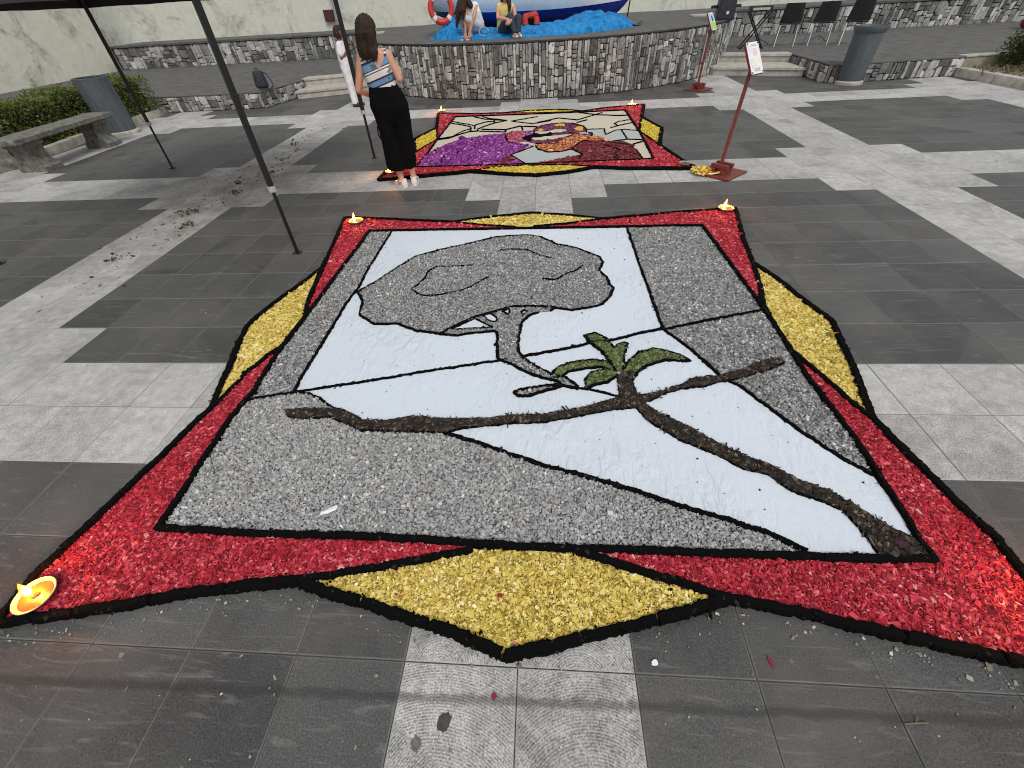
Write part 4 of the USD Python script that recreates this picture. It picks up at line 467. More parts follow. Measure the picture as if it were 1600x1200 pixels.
# ------------------------------------------------------------------ ground and paving
obj('ground', box((0, 20, -.10), (400, 400, .1)), M['asphalt'], kind='structure')
SC, SR, SH = np.array([-.0513, 15.4177]), 5.2165, .96            # the round stage: centre, radius, height
plaza = thing('plaza', None, None, kind='structure')
obj('joint_bed', box((0, 4.4, -.034), (22, 14, .06)), M['joint'], plaza)
def is_light(i, j):
    a, b = (i + 1) % 10, (j - 2) % 10
    return a < 2 or b < 2 or ((a in (9, 2)) and (b in (9, 2)))
def tile_mesh(i, j, r):
    h, b = T / 2 - .0018, .0022
    z = r.normal(0, .0005); tx, ty = r.normal(0, .0016, 2)
    c = np.array([(i + .5) * T, (j + .5) * T])
    q = np.array([(-1, -1), (1, -1), (1, 1), (-1, 1)], float)
    top, mid_, low = q * (h - b), q * h, q * h
    v = [(*(c + p), z + p[0] * tx + p[1] * ty) for p in top] + [(*(c + p), z - b + p[0] * tx + p[1] * ty) for p in mid_] + [(*(c + p), -.03) for p in low]
    f = [(0, 1, 2), (0, 2, 3)]
    for k in range(4):
        n = (k + 1) % 4
        for o in (0, 4): f += [(o + k, o + 4 + k, o + 4 + n), (o + k, o + 4 + n, o + n)]
    return trimesh.Trimesh(v, f, process=False)
EYEV, CR, CU, CB = np.array(EYE), *[np.array(a) for a in CAM_AXES]
carpets = [shapely.Polygon([(-1.45, .6), (1.45, .6), (1.45, 3.4), (-1.45, 3.4)]), shapely.Polygon([(-1.6, 5.7), (1.6, 5.7), (1.6, 8.5), (-1.6, 8.5)])]
cells = []
for i in range(-26, 26):
    for j in range(-3, 33):
        c = np.array([(i + .5) * T, (j + .5) * T])
        if np.linalg.norm(c - SC) < SR - .35 or (abs(c[0]) > 6.4 and c[1] > 10.8) or c[1] > 13.1: continue
        dv = np.array([*c, 0]) - EYEV; dz = -dv @ CB
        u, w = (dv @ CR) / max(dz, .05), (dv @ CU) / max(dz, .05)
        inside = dz > .2 and abs(u) < 1.33 and abs(w) < 1.02
        hidden = any(shapely.contains_xy(k, *c) for k in carpets)
        cells.append((-(dz if inside and not hidden else 99 + dz), i, j))
cells.sort(reverse=True)
rt = np.random.default_rng(3)
rest = {True: [], False: []}
for n, (_, i, j) in enumerate(cells):
    m = tile_mesh(i, j, rt); L = is_light(i, j)
    if n < 300: obj('light_tile' if L else 'dark_tile', m, M['light_tile' if L else 'dark_tile'], plaza)
    else: rest[L].append(m)
for L, ms in rest.items():
    obj('far_light_tiles' if L else 'far_dark_tiles', join(ms), M['light_tile' if L else 'dark_tile'], plaza, kind='stuff')
obj('spill_stain', prism(rough(shapely.Polygon(DATA['stain']), .01, .003), .0006, .0012), plain('brown_spill', (.06, .05, .042), .8, .4, 60), plaza)
obj('spill_stain', prism(rough(shapely.Point(-.31, -.215).buffer(.018), .008, .003), .0006, .0012), plain('grey_spill', (.13, .125, .115), .8, .4, 60), plaza)

# ------------------------------------------------------------------ stone cladding
def partition(L, H, wmean, hmean, r):
    """Splits a strip into irregular upright pieces: columns of differing width, each cut at differing heights."""
    out, s = [], 0.0
    while s < L:
        w = min(wmean * min(float(np.exp(r.normal(-.1, .5))), 1.9), L - s)
        if L - s - w < .3 * wmean: w = L - s
        z = 0.0
        while z < H:
            h = hmean * min(np.exp(r.normal(-.05, .65)), 2.1) * (1.5 if w < .8 * wmean else .75)
            if H - z - h < .35 * hmean: h = H - z
            if w > 1.25 * wmean and r.random() < .55:
                k = r.uniform(.35, .65) * w
                out += [(s, z, k, h), (s + k, z, w - k, h)]
            else: out.append((s, z, w, h))
            z += h
        s += w
    return out
def stone(rect, fn, r, gap=.009, deep=.03, lift=.024):
    s, z, w, h = rect
    w2, h2 = max(w - gap * r.uniform(.6, 1.9), .02), max(h - gap * r.uniform(.6, 1.9), .02)
    cx, cz = s + w / 2, z + h / 2
    j = min(w2, h2)
    cn = np.array([(-1, -1), (1, -1), (1, 1), (-1, 1)]) * (w2 / 2, h2 / 2) + r.uniform(-.11, .11, (4, 2)) * (j, min(h2, .12))
    P2 = []
    for k_ in range(4):
        p_, q_ = cn[k_], cn[(k_ + 1) % 4]; prev = cn[k_ - 1]
        if r.random() < .4:
            c_ = r.uniform(.15, .35); P2 += [p_ + (prev - p_) * c_ * min(1, j / np.linalg.norm(prev - p_)), p_ + (q_ - p_) * c_ * min(1, j / np.linalg.norm(q_ - p_))]
        else: P2.append(p_)
        if np.linalg.norm(q_ - p_) > 2.2 * j: P2.append((p_ + q_) / 2 + r.uniform(-.07, .07, 2) * j)
    P2 = np.array(P2); n = len(P2); px, pz = P2[:, 0], P2[:, 1]
    d = lift * r.uniform(.45, 1.3); q = .90
    back_ = [fn(cx + x, cz + y, -deep) for x, y in zip(px, pz)]
    rim = [fn(cx + x, cz + y, d * .45) for x, y in zip(px, pz)]
    front = [fn(cx + x * q, cz + y * q, d * r.uniform(.85, 1.15)) for x, y in zip(px, pz)]
    v = back_ + rim + front + [fn(cx, cz, d * 1.12)]
    f = []
    for i in range(n):
        j = (i + 1) % n
        for o in (0, n): f += [(o + i, o + j, o + n + j), (o + i, o + n + j, o + n + i)]
        f.append((2 * n + i, 2 * n + j, 3 * n))
    return toned(trimesh.Trimesh(v, f, process=False), r.random() ** 1.15)
def clad(parent, L, H, fn, wmean, hmean, seed, singles=300, small='small_stones', **k):
    r = np.random.default_rng(seed); rects = partition(L, H, wmean, hmean, r)
    ms = [(w * h, stone((s, z, w, h), fn, r, **k)) for s, z, w, h in rects]
    ms.sort(key=lambda x: -x[0])
    for _, m in ms[:singles]: obj('stone', m, M['stone'], parent)
    if len(ms) > singles: obj(small, join([m for _, m in ms[singles:]]), M['stone'], parent, kind='stuff')
def wall_fn(a, b, z0=0.0):
    a, b = np.array(a, float), np.array(b, float); u = (b - a) / np.linalg.norm(b - a); n = np.array([u[1], -u[0]])
    return lambda s, z, d: (*(a + u * s + n * d), z0 + z)

stage_t = thing('round_stage', 'round raised stage faced with upright slate stones under the boat', 'stage')
core = lathe([(0, -.02), (SR - .03, -.02), (SR - .03, SH - .02), (SR - .012, SH - .02), (SR - .012, SH), (0, SH)], 160); core.apply_translation((*SC, 0))
obj('stage_core', core, M['mortar'], stage_t)
top = prism(shapely.Point(SC).buffer(SR - .03, 64), SH - .01, SH + .006)
obj('stage_floor', top, M['asphalt'], stage_t)
A0, A1 = math.radians(196), math.radians(344)
clad(stage_t, (A1 - A0) * SR, SH - .045, lambda s, z, d: (SC[0] + (SR - .03 + d) * math.cos(A0 + s / SR), SC[1] + (SR - .03 + d) * math.sin(A0 + s / SR), z + .01), .090, .17, 5)

# ------------------------------------------------------------------ ledge, back walls
led = thing('stone_ledge', 'long dark stone ledge along the foot of the plaster wall', 'ledge')
obj('ledge_core', box((7.5, 18.17, .47), (45, 1.9, .95)), M['mortar'], led)
obj('ledge_top', box((7.5, 18.15, .925), (45.1, 1.98, .05)), M['asphalt'], led)
for a, b, sd in (((-14.9, 17.21), (-4.9, 17.21), 21), ((4.8, 17.21), (20, 17.21), 22)):
    L = b[0] - a[0]
    clad(led, L, .60, wall_fn(a, b, .29), .17, .22, sd, 40, deep=.02)
wl = obj('plaster_wall', box((8, 19.25, 3.2), (50, .5, 4.7)), M['plaster'], label='tall grey plaster wall with mould stains behind the boat and stage', cat='wall')
wl2 = obj('plaster_wall', box((-15.15, 9, 2.7), (.5, 16, 6)), M['plaster_left'], label='tall cream plaster side wall behind the hedge', cat='wall')
dp = thing('drainpipe', 'grey drainpipe on the plaster wall beside a small maroon box', 'drainpipe', (-7.3, 18.93, 0))
obj('pipe', tube([(0, 0, .95), (0, 0, 3.8)], .055, 14), M['pipe'], dp)
for z in (1.25, 2.6): obj('bracket', box((0, 0, z), (.15, .13, .03)), M['pipe'], dp)
wb = thing('wall_box', 'small maroon metal box fixed to the plaster wall beside the drainpipe', 'box', (-7.58, 18.94, 1.36))
obj('box_body', box((0, 0, 0), (.33, .14, .31), bev=.01), M['rustbox'], wb)
obj('box_door', box((0, -.075, 0), (.28, .012, .26), bev=.004), M['rustbox'], wb)
for k, (x, y, a, lab) in enumerate(((-4.82, 15.3, .2, 'pale flat slab lying on the stage beyond the woman with long hair'), (4.25, 14.6, -.1, 'pale flat slab lying on the stage beside the black loudspeaker'))):
    obj('floor_slab', move(box((0, 0, 0), (.42, .50, .04), bev=.006), (x, y, SH + .026), a), M['step'], label=lab, cat='slab')

# ------------------------------------------------------------------ terraces, low walls, steps
ter_l = [(-14.9, 10.72), (-6.42, 10.72), (-6.16, 12.47), (-4.95, 12.97), (-3.2, 13.7), (-3.2, 17.25), (-14.9, 17.25)]
ter_r = [(6.22, 10.72), (8.6, 10.95), (20, 12.0), (20, 17.25), (3.2, 17.25), (3.2, 13.6), (4.72, 12.97), (6.02, 12.46)]
obj('terrace_floor', prism(ter_l, -.01, .30), M['asphalt'], kind='structure')
obj('terrace_floor', prism(ter_r, -.01, .302), M['asphalt'], kind='structure')
def low_wall(name, label, pts, H, thick, sd, wm=.12, hm=.17, singles=140):
    t = thing(name, label, 'wall')
    p = np.array(pts); n = []
    cl = shapely.LineString(p).buffer(thick, cap_style='flat', join_style='mitre', single_sided=True)
    obj('wall_core', prism(cl, -.01, H - .01), M['mortar'], t)
    obj('wall_top', prism(cl.buffer(.012, join_style='mitre'), H - .012, H + .008), M['asphalt'], t)
    for k in range(len(p) - 1):
        L = np.linalg.norm(p[k + 1] - p[k])
        clad(t, L, H - .02, wall_fn(p[k], p[k + 1], .003), wm, hm, sd + k, singles if L < 3 else 60, deep=.02, lift=.03)
    return t
low_wall('low_stone_wall', 'low slate-faced wall between the hedge and the steps below the backpack', [(-8.9, 10.56), (-6.33, 10.56), (-6.02, 12.2)], .30, .24, 41)
low_wall('low_stone_wall', 'low slate-faced wall beside the steps behind the dark lidded bin', [(5.98, 12.4), (5.93, 10.52), (6.12, 10.42), (8.6, 10.66)], .305, .24, 51)
def steps(label, polys):
    t = thing('stone_steps', label, 'steps')
    for k, (poly, z0, z1) in enumerate(polys):
        P_ = shapely.Polygon(poly)
        obj('riser', prism(P_, z0, z1 - .035), M['step'], t)
        obj('tread', prism(P_.buffer(.025, join_style='mitre'), z1 - .035, z1 + .006), M['step'], t)
steps('pale stone steps between a slate wall and the stage, behind the person in white',
      [([(-5.99, 11.56), (-4.3, 12.22), (-4.3, 13.0), (-6.12, 12.4)], -.005, .15), ([(-6.13, 12.40), (-4.3, 13.14), (-4.1, 13.4), (-6.15, 12.78)], -.004, .30)])
steps('pale stone steps between the stage and a slate wall, below the row of chairs',
      [([(5.90, 11.42), (5.93, 12.4), (4.3, 13.0), (3.9, 12.9), (4.16, 12.16)], -.005, .15), ([(5.97, 12.42), (6.0, 12.78), (4.4, 13.4), (4.0, 13.2)], -.004, .305)])

# ------------------------------------------------------------------ planters, hedge, bush
def kerb(label, line, w, h, n):
    t = thing('stone_kerb', label, 'kerb'); ls = shapely.LineString(line); L = ls.length
    for k in range(n):
        seg = shapely.ops.substring(ls, k * L / n + .004, (k + 1) * L / n - .004)
        obj('kerb_stone', prism(seg.buffer(w / 2, cap_style='flat', join_style='mitre'), -.01, h + .002 * (k % 3)), M['kerb'], t)
import shapely.ops
kl = [(-8.45, 3.6), (-8.47, 6.1), (-8.55, 7.4), (-8.66, 8.2), (-8.68, 9.3), (-8.72, 10.2), (-8.82, 10.52)]
kerb('pale stone kerb along the foot of the hedge behind the bench', kl, .16, .12, 9)
kr = [(8.62, 10.62), (8.68, 9.1), (8.80, 7.2), (9.0, 5.0)]
kerb('pale stone kerb of the planter beside the low slate wall', kr, .18, .14, 6)
obj('planter_bed', prism([(-14.9, 3.6), (-8.5, 3.6), (-8.55, 6.1), (-8.62, 7.4), (-8.74, 9.3), (-8.88, 10.5), (-8.88, 10.72), (-14.9, 10.72)], -.01, .07), M['soil'], kind='structure')
obj('planter_bed', prism([(8.7, 10.6), (8.76, 9.1), (8.9, 7.2), (9.1, 5.0), (13, 5), (13, 11.3), (8.7, 10.9)], -.01, .09), M['drysoil'], kind='structure')
LEAF = trimesh.Trimesh([(-.5, 0, 0), (0, -.24, .05), (.5, 0, 0), (0, .24, .05)], [(0, 1, 2), (0, 2, 3)], process=False)
rl = np.random.default_rng(12)
def leaves(pts, size, r): return bits(pts, (size, size, size), r, LEAF, .06, None, .25)
h = thing('hedge', 'clipped green hedge behind the stone bench and the blue-grey bin', 'hedge')
n = 26000
u = rl.uniform(0, 1, (n, 3)); hx, hy, hz = u[:, 0], u[:, 1], u[:, 2]
face = rl.choice(3, n, p=[.42, .38, .2])
X = np.where(face == 0, rl.normal(.93, .05, n), hx); Z = np.where(face == 1, rl.normal(.93, .05, n), hz)
Y = 4.0 + 6.35 * hy
pts = np.c_[-9.35 + .70 * X + .05 * np.sin(Y * 3.1), Y, .1 + .66 * Z + .04 * np.sin(Y * 4.7) + .03 * np.sin(Y * 11)]
obj('foliage', leaves(pts, .042, rl), M['hedge'], h, kind='stuff')
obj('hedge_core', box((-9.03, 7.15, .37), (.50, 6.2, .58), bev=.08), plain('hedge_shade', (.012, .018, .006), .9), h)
for k in range(14): obj('stem', tube([(-9.0 + .05 * (k % 2), 4.3 + k * .45, .05), (-8.98, 4.35 + k * .45, .4)], .018, 6), M['twig'], h)
b = thing('shrub', 'dark green shrub growing in the pale planter', 'shrub')
c = np.array([9.62, 10.5, .42]); q = rl.normal(0, 1, (2600, 3)); q /= np.linalg.norm(q, axis=1, keepdims=True)
q *= (rl.uniform(.2, 1, (2600, 1)) ** .4) * np.array([.40, .45, .36]) * (1 + .25 * np.sin(q[:, :1] * 6 + q[:, 1:2] * 5))
obj('foliage', leaves(c + q, .06, rl), M['bush'], b, kind='stuff')
for k in range(6): obj('stem', tube([(9.62 + .03 * k - .08, 10.5, .06), (9.62 + .12 * (k - 2.5), 10.5 + .1 * (k % 3 - 1), .5)], .012, 6), M['twig'], b)
pw = thing('planter_wall', 'low pale weathered wall behind the planter and its dark shrub', 'wall')
obj('wall_body', box((11.2, 11.05, .14), (5.1, .16, .30), rz=.09, bev=.01), M['drysoil'], pw); obj('wall_cap', box((11.2, 11.05, .305), (5.14, .20, .035), rz=.09, bev=.008), M['kerb'], pw)
tf = rl.normal(0, 1, (260, 3)) * (.28, .35, .02) + (9.25, 10.15, .13)
obj('dry_grass', bits(tf, (.10, .012, .006), rl, BOX, .1, .7), grains('dry_grass', [(0, (.10, .09, .05)), (1, (.24, .21, .13))]), label='tuft of dry yellowed grass in front of the dark shrub', cat='grass', kind='stuff')

# ------------------------------------------------------------------ bench, pedestal, bins
bn = thing('stone_bench', 'long weathered concrete bench on two scrolled supports before the hedge', 'bench', (-7.86, 6.92, 0), 3.0)
slab = box((0, 0, .43), (.46, 2.02, .075), bev=.012)
slab = slab.subdivide().subdivide(); slab.vertices += (meshkit.noise(slab.vertices * 25, 3)[:, None] - .5) * .008
obj('seat', slab, M['bench'], bn)
prof = [(-.20, .0), (.23, .0), (.235, .06), (.19, .09), (.13, .16), (.115, .24), (.14, .31), (.19, .345), (.19, .39), (-.19, .39), (-.19, .345), (-.14, .31), (-.115, .24), (-.13, .16), (-.17, .09), (-.20, .06)]
for y in (-.68, .68):
    s_ = prism(shapely.Polygon(prof), -.15, .15); s_ = move(s_, (0, y, 0), rx=np.pi / 2); obj('support', s_, M['bench'], bn)
pd = thing('stone_pedestal', 'weathered stone pedestal with a stepped cap beside the bench and hedge', 'pedestal', (-8.42, 6.35, 0), 8)
obj('shaft', lathe([(0, 0), (.17, 0), (.17, .10), (.11, .16), (.09, .34), (.12, .46), (0, .46)], 4), M['bench'], pd)
obj('cap', join([box((0, 0, .49), (.27, .27, .05), bev=.008), box((0, 0, .54), (.33, .33, .05), bev=.01)]), M['bench'], pd)
bl_ = thing('litter_bin', 'tall tapered blue-grey concrete bin standing by the hedge', 'bin', (-8.28, 8.55, 0))
obj('bin_base', lathe([(0, 0), (.31, 0), (.31, .05), (.27, .065), (0, .065)], 40), M['kerb'], bl_)
obj('bin_body', lathe([(0, .065), (.255, .065), (.262, .10), (.268, .5), (.275, .86), (.283, .885), (.283, .905), (.262, .91), (.25, .80), (0, .80)], 40), M['bin'], bl_, smooth=35)
obj('liner', lathe([(.249, .80), (.255, .895), (.245, .895), (.243, .70), (0, .70)], 40), M['bin_dark'], bl_)
br_ = thing('litter_bin', 'tall dark bin with a flat flared rim standing by the low slate wall', 'bin', (6.33, 10.34, 0))
obj('bin_base', lathe([(0, 0), (.25, 0), (.25, .045), (.22, .06), (0, .06)], 40), M['kerb'], br_)
obj('bin_body', lathe([(0, .06), (.215, .06), (.225, .12), (.25, .80), (0, .80)], 40), M['bin'], br_, smooth=35)
obj('rim', lathe([(.251, .80), (.275, .825), (.292, .87), (.288, .905), (.27, .905), (.24, .86), (.0, .84), (0, .80)], 40), M['bin'], br_, smooth=35)

# ------------------------------------------------------------------ gazebo
gz = thing('gazebo', 'black folding gazebo frame with dark canopy standing at the carpet side', 'gazebo')
legs = [((-2.23, 3.18), .06, .0), ((-2.41, 6.22), .01, 0), ((-5.5, 6.06), .07, 0), ((-5.22, 3.07), 0, 0)]
for (x, y), dx, dy in legs:
    L = thing('leg', None, None, parent=gz)
    def at_(z): return (x + dx * z / 1.8, y + dy, z)
    obj('lower_tube', join([tube([at_(.004), at_(.60)], .018, 4)]), M['black_metal'], L)
    obj('upper_tube', tube([at_(.56), at_(1.95)], .030, 4), M['black_metal'], L)
    obj('collar', tube([at_(.555), at_(.60)], .031, 12), M['collar'], L)
    obj('foot_plate', box((x, y, .004), (.075, .06, .008)), M['black_metal'], L)
    obj('top_bracket', tube([at_(1.90), at_(1.99)], .036, 8), M['black_metal'], L)
cor = [np.array([x + dx, y]) for (x, y), dx, _ in legs]
ctr = sum(cor) / 4; apex = np.array([*ctr, 2.95])
for k in range(4):
    a, c_ = cor[k], cor[(k + 1) % 4]; a, c_ = a + (a - ctr) * .03, c_ + (c_ - ctr) * .03
    ts = np.linspace(0, 1, 13)
    ed = [a + (c_ - a) * t for t in ts]; dr = [.006 * math.sin(t * 12.5) for t in ts]
    inn = (ctr - (a + c_) / 2); inn /= np.linalg.norm(inn)
    v, f = [], []
    for e, w_ in zip(ed, dr):
        v += [(*(e + inn * w_), 1.775 + abs(w_)), (*e, 1.99), (*(e + inn * (w_ + .004)), 1.775 + abs(w_)), (*(e + inn * .004), 1.99)]
    for i in range(12):
        o = 4 * i
        f += [(o, o + 4, o + 5), (o, o + 5, o + 1), (o + 2, o + 7, o + 6), (o + 2, o + 3, o + 7), (o, o + 2, o + 6), (o, o + 6, o + 4)]
    obj('valance', (np.array(v), np.array(f)), M['canopy'], gz)
    v = np.array([(*a, 1.99), (*c_, 1.99), apex, (*a, 1.98), (*c_, 1.98), apex - (0, 0, .01)])
    obj('roof_panel', (v, np.array([(0, 1, 2), (5, 4, 3)])), M['canopy'], gz)
    obj('truss_bar', tube([(*cor[k], 1.93), (*((cor[k] + cor[(k + 1) % 4]) / 2), 1.84), (*cor[(k + 1) % 4], 1.93)], .012, 6), M['black_metal'], gz)
# ------------------------------------------------------------------ flower carpets
rc = np.random.default_rng(21)
def edging(parent, line, w, h, seed, name='soil_line', block=None, crumbs=170, z0=-.002, amp=.0035):
    """A ridge of black soil along a line, uneven at its sides; block: length of the pieces it is laid in."""
    r = np.random.default_rng(seed)
    ls = shapely.segmentize(shapely.LineString(line), .04)
    p = np.array(ls.coords); p[1:-1] += r.normal(0, amp * .8, (len(p) - 2, 2)); ls = shapely.LineString(p)
    L = ls.length; n = max(1, int(round(L / block))) if block else 1
    for k in range(n):
        gap = .002 if n > 1 else 0
        sg = shapely.ops.substring(ls, k * L / n + gap * (k > 0), (k + 1) * L / n - gap * (k < n - 1))
        ww = w * r.uniform(.9, 1.1)
        q = rough(sg.buffer(ww / 2, cap_style='flat' if block else 'round', join_style='round', quad_segs=3), .014, amp, r)
        hh = h * r.uniform(.93, 1.07)
        ms = [prism(q, z0, hh - .004), prism(q.buffer(-.005), hh - .004, hh)] if q.buffer(-.005).area > 1e-4 else [prism(q, z0, hh)]
        m = int(crumbs * sg.length * (w / .04))
        if m:
            t = r.uniform(0, sg.length, m); c = np.array([sg.interpolate(x).coords[0] for x in t])
            off = r.normal(0, ww * .31, (m, 2)); zz = hh - .002 - np.linalg.norm(off, axis=1) / w * .010 + r.uniform(-.002, .002, m)
            ms.append(bits(np.c_[c + off, zz], (.0055, .0045, .0035), r, ICO, .2))
        obj(name, join(ms), M['black'], parent)
def bed(parent, name, poly, m, s, size, template, z, layers=2, seed=0, tilt=None, base=.008, jitter=.18, spread=.35, **kw):
    """A panel filled with loose pieces lying on one another."""
    r = np.random.default_rng(seed); P_ = shapely.Polygon(poly).buffer(0) if not hasattr(poly, 'area') else poly
    ms = [toned(prism(P_, .001, z + base), 0.0)]
    for k in range(layers):
        pts = scatter(P_, s * (1.45, 1)[k], np.random.default_rng(seed + 50 + k), z + base + size[2] * (.1 + .6 * k), size[2] * .55)
        pts[:, 2] += meshkit.noise(pts * (7, 7, 0), seed) * .006
        ms.append(bits(pts, size, r, template, jitter, tilt, spread))
    return obj(name, join(ms), m, parent, kind='stuff', **kw)

ca = thing('flower_carpet', 'large square petal and gravel carpet picturing a grey tree and a green sprout', 'flower carpet')
for k, q in enumerate(DATA['c1_panels']['red']):
    s_ = (1.3, .88, .88, 1.3)[k]; bed(ca, 'red_chip_border', q, M['red'], .0092 * s_, (.0112 * s_, .0066 * s_, .0036 * s_), BOX, .004, 2, 100 + k, .55)
for k, q in enumerate(DATA['c1_panels']['yellow']):
    s_ = (1.1, .85, 1.1, 1.4)[k]; bed(ca, 'yellow_chip_point', q, M['yellow'], .0092 * s_, (.0105 * s_, .0066 * s_, .0042 * s_), BOX, .004, 2, 200 + k, .6)
for k, q in enumerate(DATA['c1_panels']['gravel']): bed(ca, 'gravel_panel', q, M['gravel' if k == 1 else 'gravel_fine'], .0106, (.0098, .0082, .0070), BOX, .002, 2, 300 + k, None, .004, .17, .22)
Tree = shapely.Polygon(DATA['c1_tree']).buffer(0)
for w in DATA['c1_windows']: Tree = Tree.difference(shapely.Polygon(w))
Blob = shapely.Polygon(DATA['c1_root_blob']).buffer(0)
Bark = shapely.union_all([shapely.Polygon(q).buffer(.003) for q in DATA['c1_bark']])
Leaf = [shapely.Polygon(q).buffer(0) for q in DATA['c1_leaf']]
bed(ca, 'grey_tree', Tree, M['gravel_fine'], .0106, (.0092, .0078, .0066), BOX, .006, 2, 330, None, .004, .17, .20)
bed(ca, 'grey_root', Blob, M['gravel_fine'], .0110, (.0095, .0080, .0068), BOX, .006, 2, 340, None, .004, .16, .28)
thin = [l for l in DATA['c1_lines']['thin']]
cut = shapely.union_all([shapely.LineString(l).buffer(.006) for l in thin] + [Tree, Blob, Bark] + Leaf)
white = shapely.Polygon(DATA['c1_white']).buffer(0).difference(cut)
rw = np.random.default_rng(9)
for g_ in sorted(white.geoms, key=lambda x: -x.area):
    if g_.area < .0006: continue
    obj('white_salt_panel', prism(g_, .001, .017), M['salt'], ca)
for k, q in enumerate(DATA['c1_bark']):
    Pq = shapely.Polygon(q).buffer(.002); r = np.random.default_rng(400 + k)
    pts = scatter(Pq, .010, r, .026, .003); 
    ms = [prism(rough(Pq, .015, .003, r), .001, .023), bits(pts, (.020, .0022, .002), r, BOX, .12, .18, .4), bits(scatter(Pq.buffer(-.004), .008, r, .026, .003), (.010, .008, .005), r, BOX, .2, .6)]
    m2 = scatter(Pq.buffer(-.002), .035, r, .027, .003)
    if len(m2): ms.append(bits(m2, (.036, .0011, .0011), r, BOX, .05, .15, .35))
    obj('bark_root' if k < 3 else 'bark_stem', join(ms), M['bark'], ca, kind='stuff')
for k, q in enumerate(Leaf): bed(ca, 'green_leaf', q, M['green'], .0085, (.013, .0050, .002), BOX, .014, 2, 500 + k, .5, .006)
sd = 1000
for l in DATA['c1_lines']['outer']:
    edging(ca, l, .037, .034, sd, 'edging_block', .30, 130, amp=.0022); sd += 1
for kind, (w, h) in dict(inner=(.030, .031), thin=(.021, .0265), hair=(.015, .0262), bark=(.012, .0255), leafline=(.019, .029)).items():
    for l in DATA['c1_lines'][kind]:
        edging(ca, l, min(w, .012) if kind == 'thin' and shapely.LineString(l).length < .45 else w, h + .00013 * (sd % 17), sd, 'soil_line', None, 200 if kind != 'thin' else 230, amp=.0022); sd += 1

cb = thing('flower_carpet', 'petal carpet with purple and maroon figures before a cream cracked ground near the stage', 'flower carpet')
CH = (.018, .011, .005)
for k, q in enumerate(DATA['c2_panels']['red']): bed(cb, 'red_petal_border', q, M['red'], .0165, CH, BOX, .004, 2, 600 + k, .45)
for k, q in enumerate(DATA['c2_panels']['yellow']): bed(cb, 'yellow_petal_point', q, M['yellow2'], .0165, CH, BOX, .004, 2, 620 + k, .45)
shapes = [(n, shapely.Polygon(q).buffer(0)) for n, q in DATA['c2_shapes']]
allp = shapely.union_all([s for _, s in shapes])
beige = shapely.Polygon(DATA['c2_panels']['beige'][0]).buffer(0).difference(allp)
for g_ in getattr(beige, 'geoms', [beige]):
    if g_.area > .001: obj('cream_sand_panel', prism(g_, .001, .0165), M['cream_sand'], cb)
lookup = dict(purple='purple', purple2='purple', maroon='maroon', maroon2='maroon', pink='pink', orange='orange', plum='plum', plum2='plum')
done = None
for k in range(len(shapes) - 1, -1, -1):
    n, s = shapes[k]
    v_ = s if done is None else s.difference(done); done = s if done is None else done.union(s)
    v_ = shapely.Polygon(DATA['c2_panels']['beige'][0]).buffer(.02).intersection(v_)
    if v_.area < .002: continue
    nm = n.rstrip('2')
    if n in lookup: bed(cb, f'{nm}_petal_panel', v_, M[lookup[n]], .019, (.022, .014, .006), BOX, .004, 2, 640 + k, .5)
    else: obj(f'{dict(palegrey="pale_grey", dark="dark", cream="cream", black="black", gold="gold")[n]}_sand_panel', prism(v_, .001, .018 + .0006 * k), {'palegrey': M['grey_sand'], 'dark': M['maroon'], 'cream': M['cream_sand'], 'black': M['black'], 'gold': M['gold']}[n], cb)
for l in DATA['c2_lines']['outer']:
    edging(cb, l, .050, .036, sd, 'edging_block', .5, 60, amp=.004); sd += 1
for kind, w in (('thin', .030), ('hair', .018)):
    for l in DATA['c2_lines'][kind]:
        if len(l) > 1: edging(cb, l, w, .031 + .00013 * (sd % 17), sd, 'soil_line', None, 60, amp=.004); sd += 1
bd = [np.array(x) for x in DATA['beads']]
obj('white_bead_row', join([move(trimesh.creation.icosphere(1, .014), (*x, .032)) for x in bd]), M['ring_white'], cb)

# ------------------------------------------------------------------ candles
def candle(loc, label, lit=True, tilt=0.0, group=None):
    t = thing('candle', label, 'candle', (*loc, .026), 40)
    obj('dish', lathe([(0, .0), (.048, .0), (.066, .012), (.072, .020), (.0735, .0225), (.071, .024), (.064, .0165), (.046, .006), (0, .006)], 40), M['dish'], t, smooth=40)
    obj('wax', lathe([(0, .006), (.055, .0062), (.060, .0135), (.03, .0150), (0, .0145)], 40), M['wax'], t)
    lump = trimesh.creation.icosphere(2, .015); lump.vertices *= (1, .8, .5); lump.vertices += (meshkit.noise(lump.vertices * 90, 2)[:, None] - .5) * .008
    obj('wick_holder', move(lump, (0, 0, .015)), M['wax'], t)
    obj('wick', tube([(0, 0, .015), (.002, .001, .027)], .0022, 6), M['wick'], t)
    if lit:
        z = np.linspace(0, 1, 12); rr = .0125 * np.sin(np.pi * z ** .72) ** .9 * (1 - z * .25)
        fl = lathe(np.c_[np.maximum(rr, .0003), .020 + .058 * z], 16)
        fl.vertices[:, 0] += .012 * ((fl.vertices[:, 2] - .02) / .06) ** 2 * 1.0
        fl = move(fl, (-.012, .016, 0)); obj('flame', fl, M['flame'], t, smooth=True)
        mz = np.linspace(0, 1, 14); mr = .019 * np.sin(np.pi * mz ** .6) ** .8 * (1 - mz * .35)
        ml = lathe(np.c_[np.maximum(mr, .0003), .017 + .085 * mz], 18); ml.vertices[:, 0] += .014 * ((ml.vertices[:, 2] - .017) / .085) ** 2; obj('flame_mantle', move(ml, (-.012, .016, 0)), M['flame_glow'], t, smooth=True)
    return t
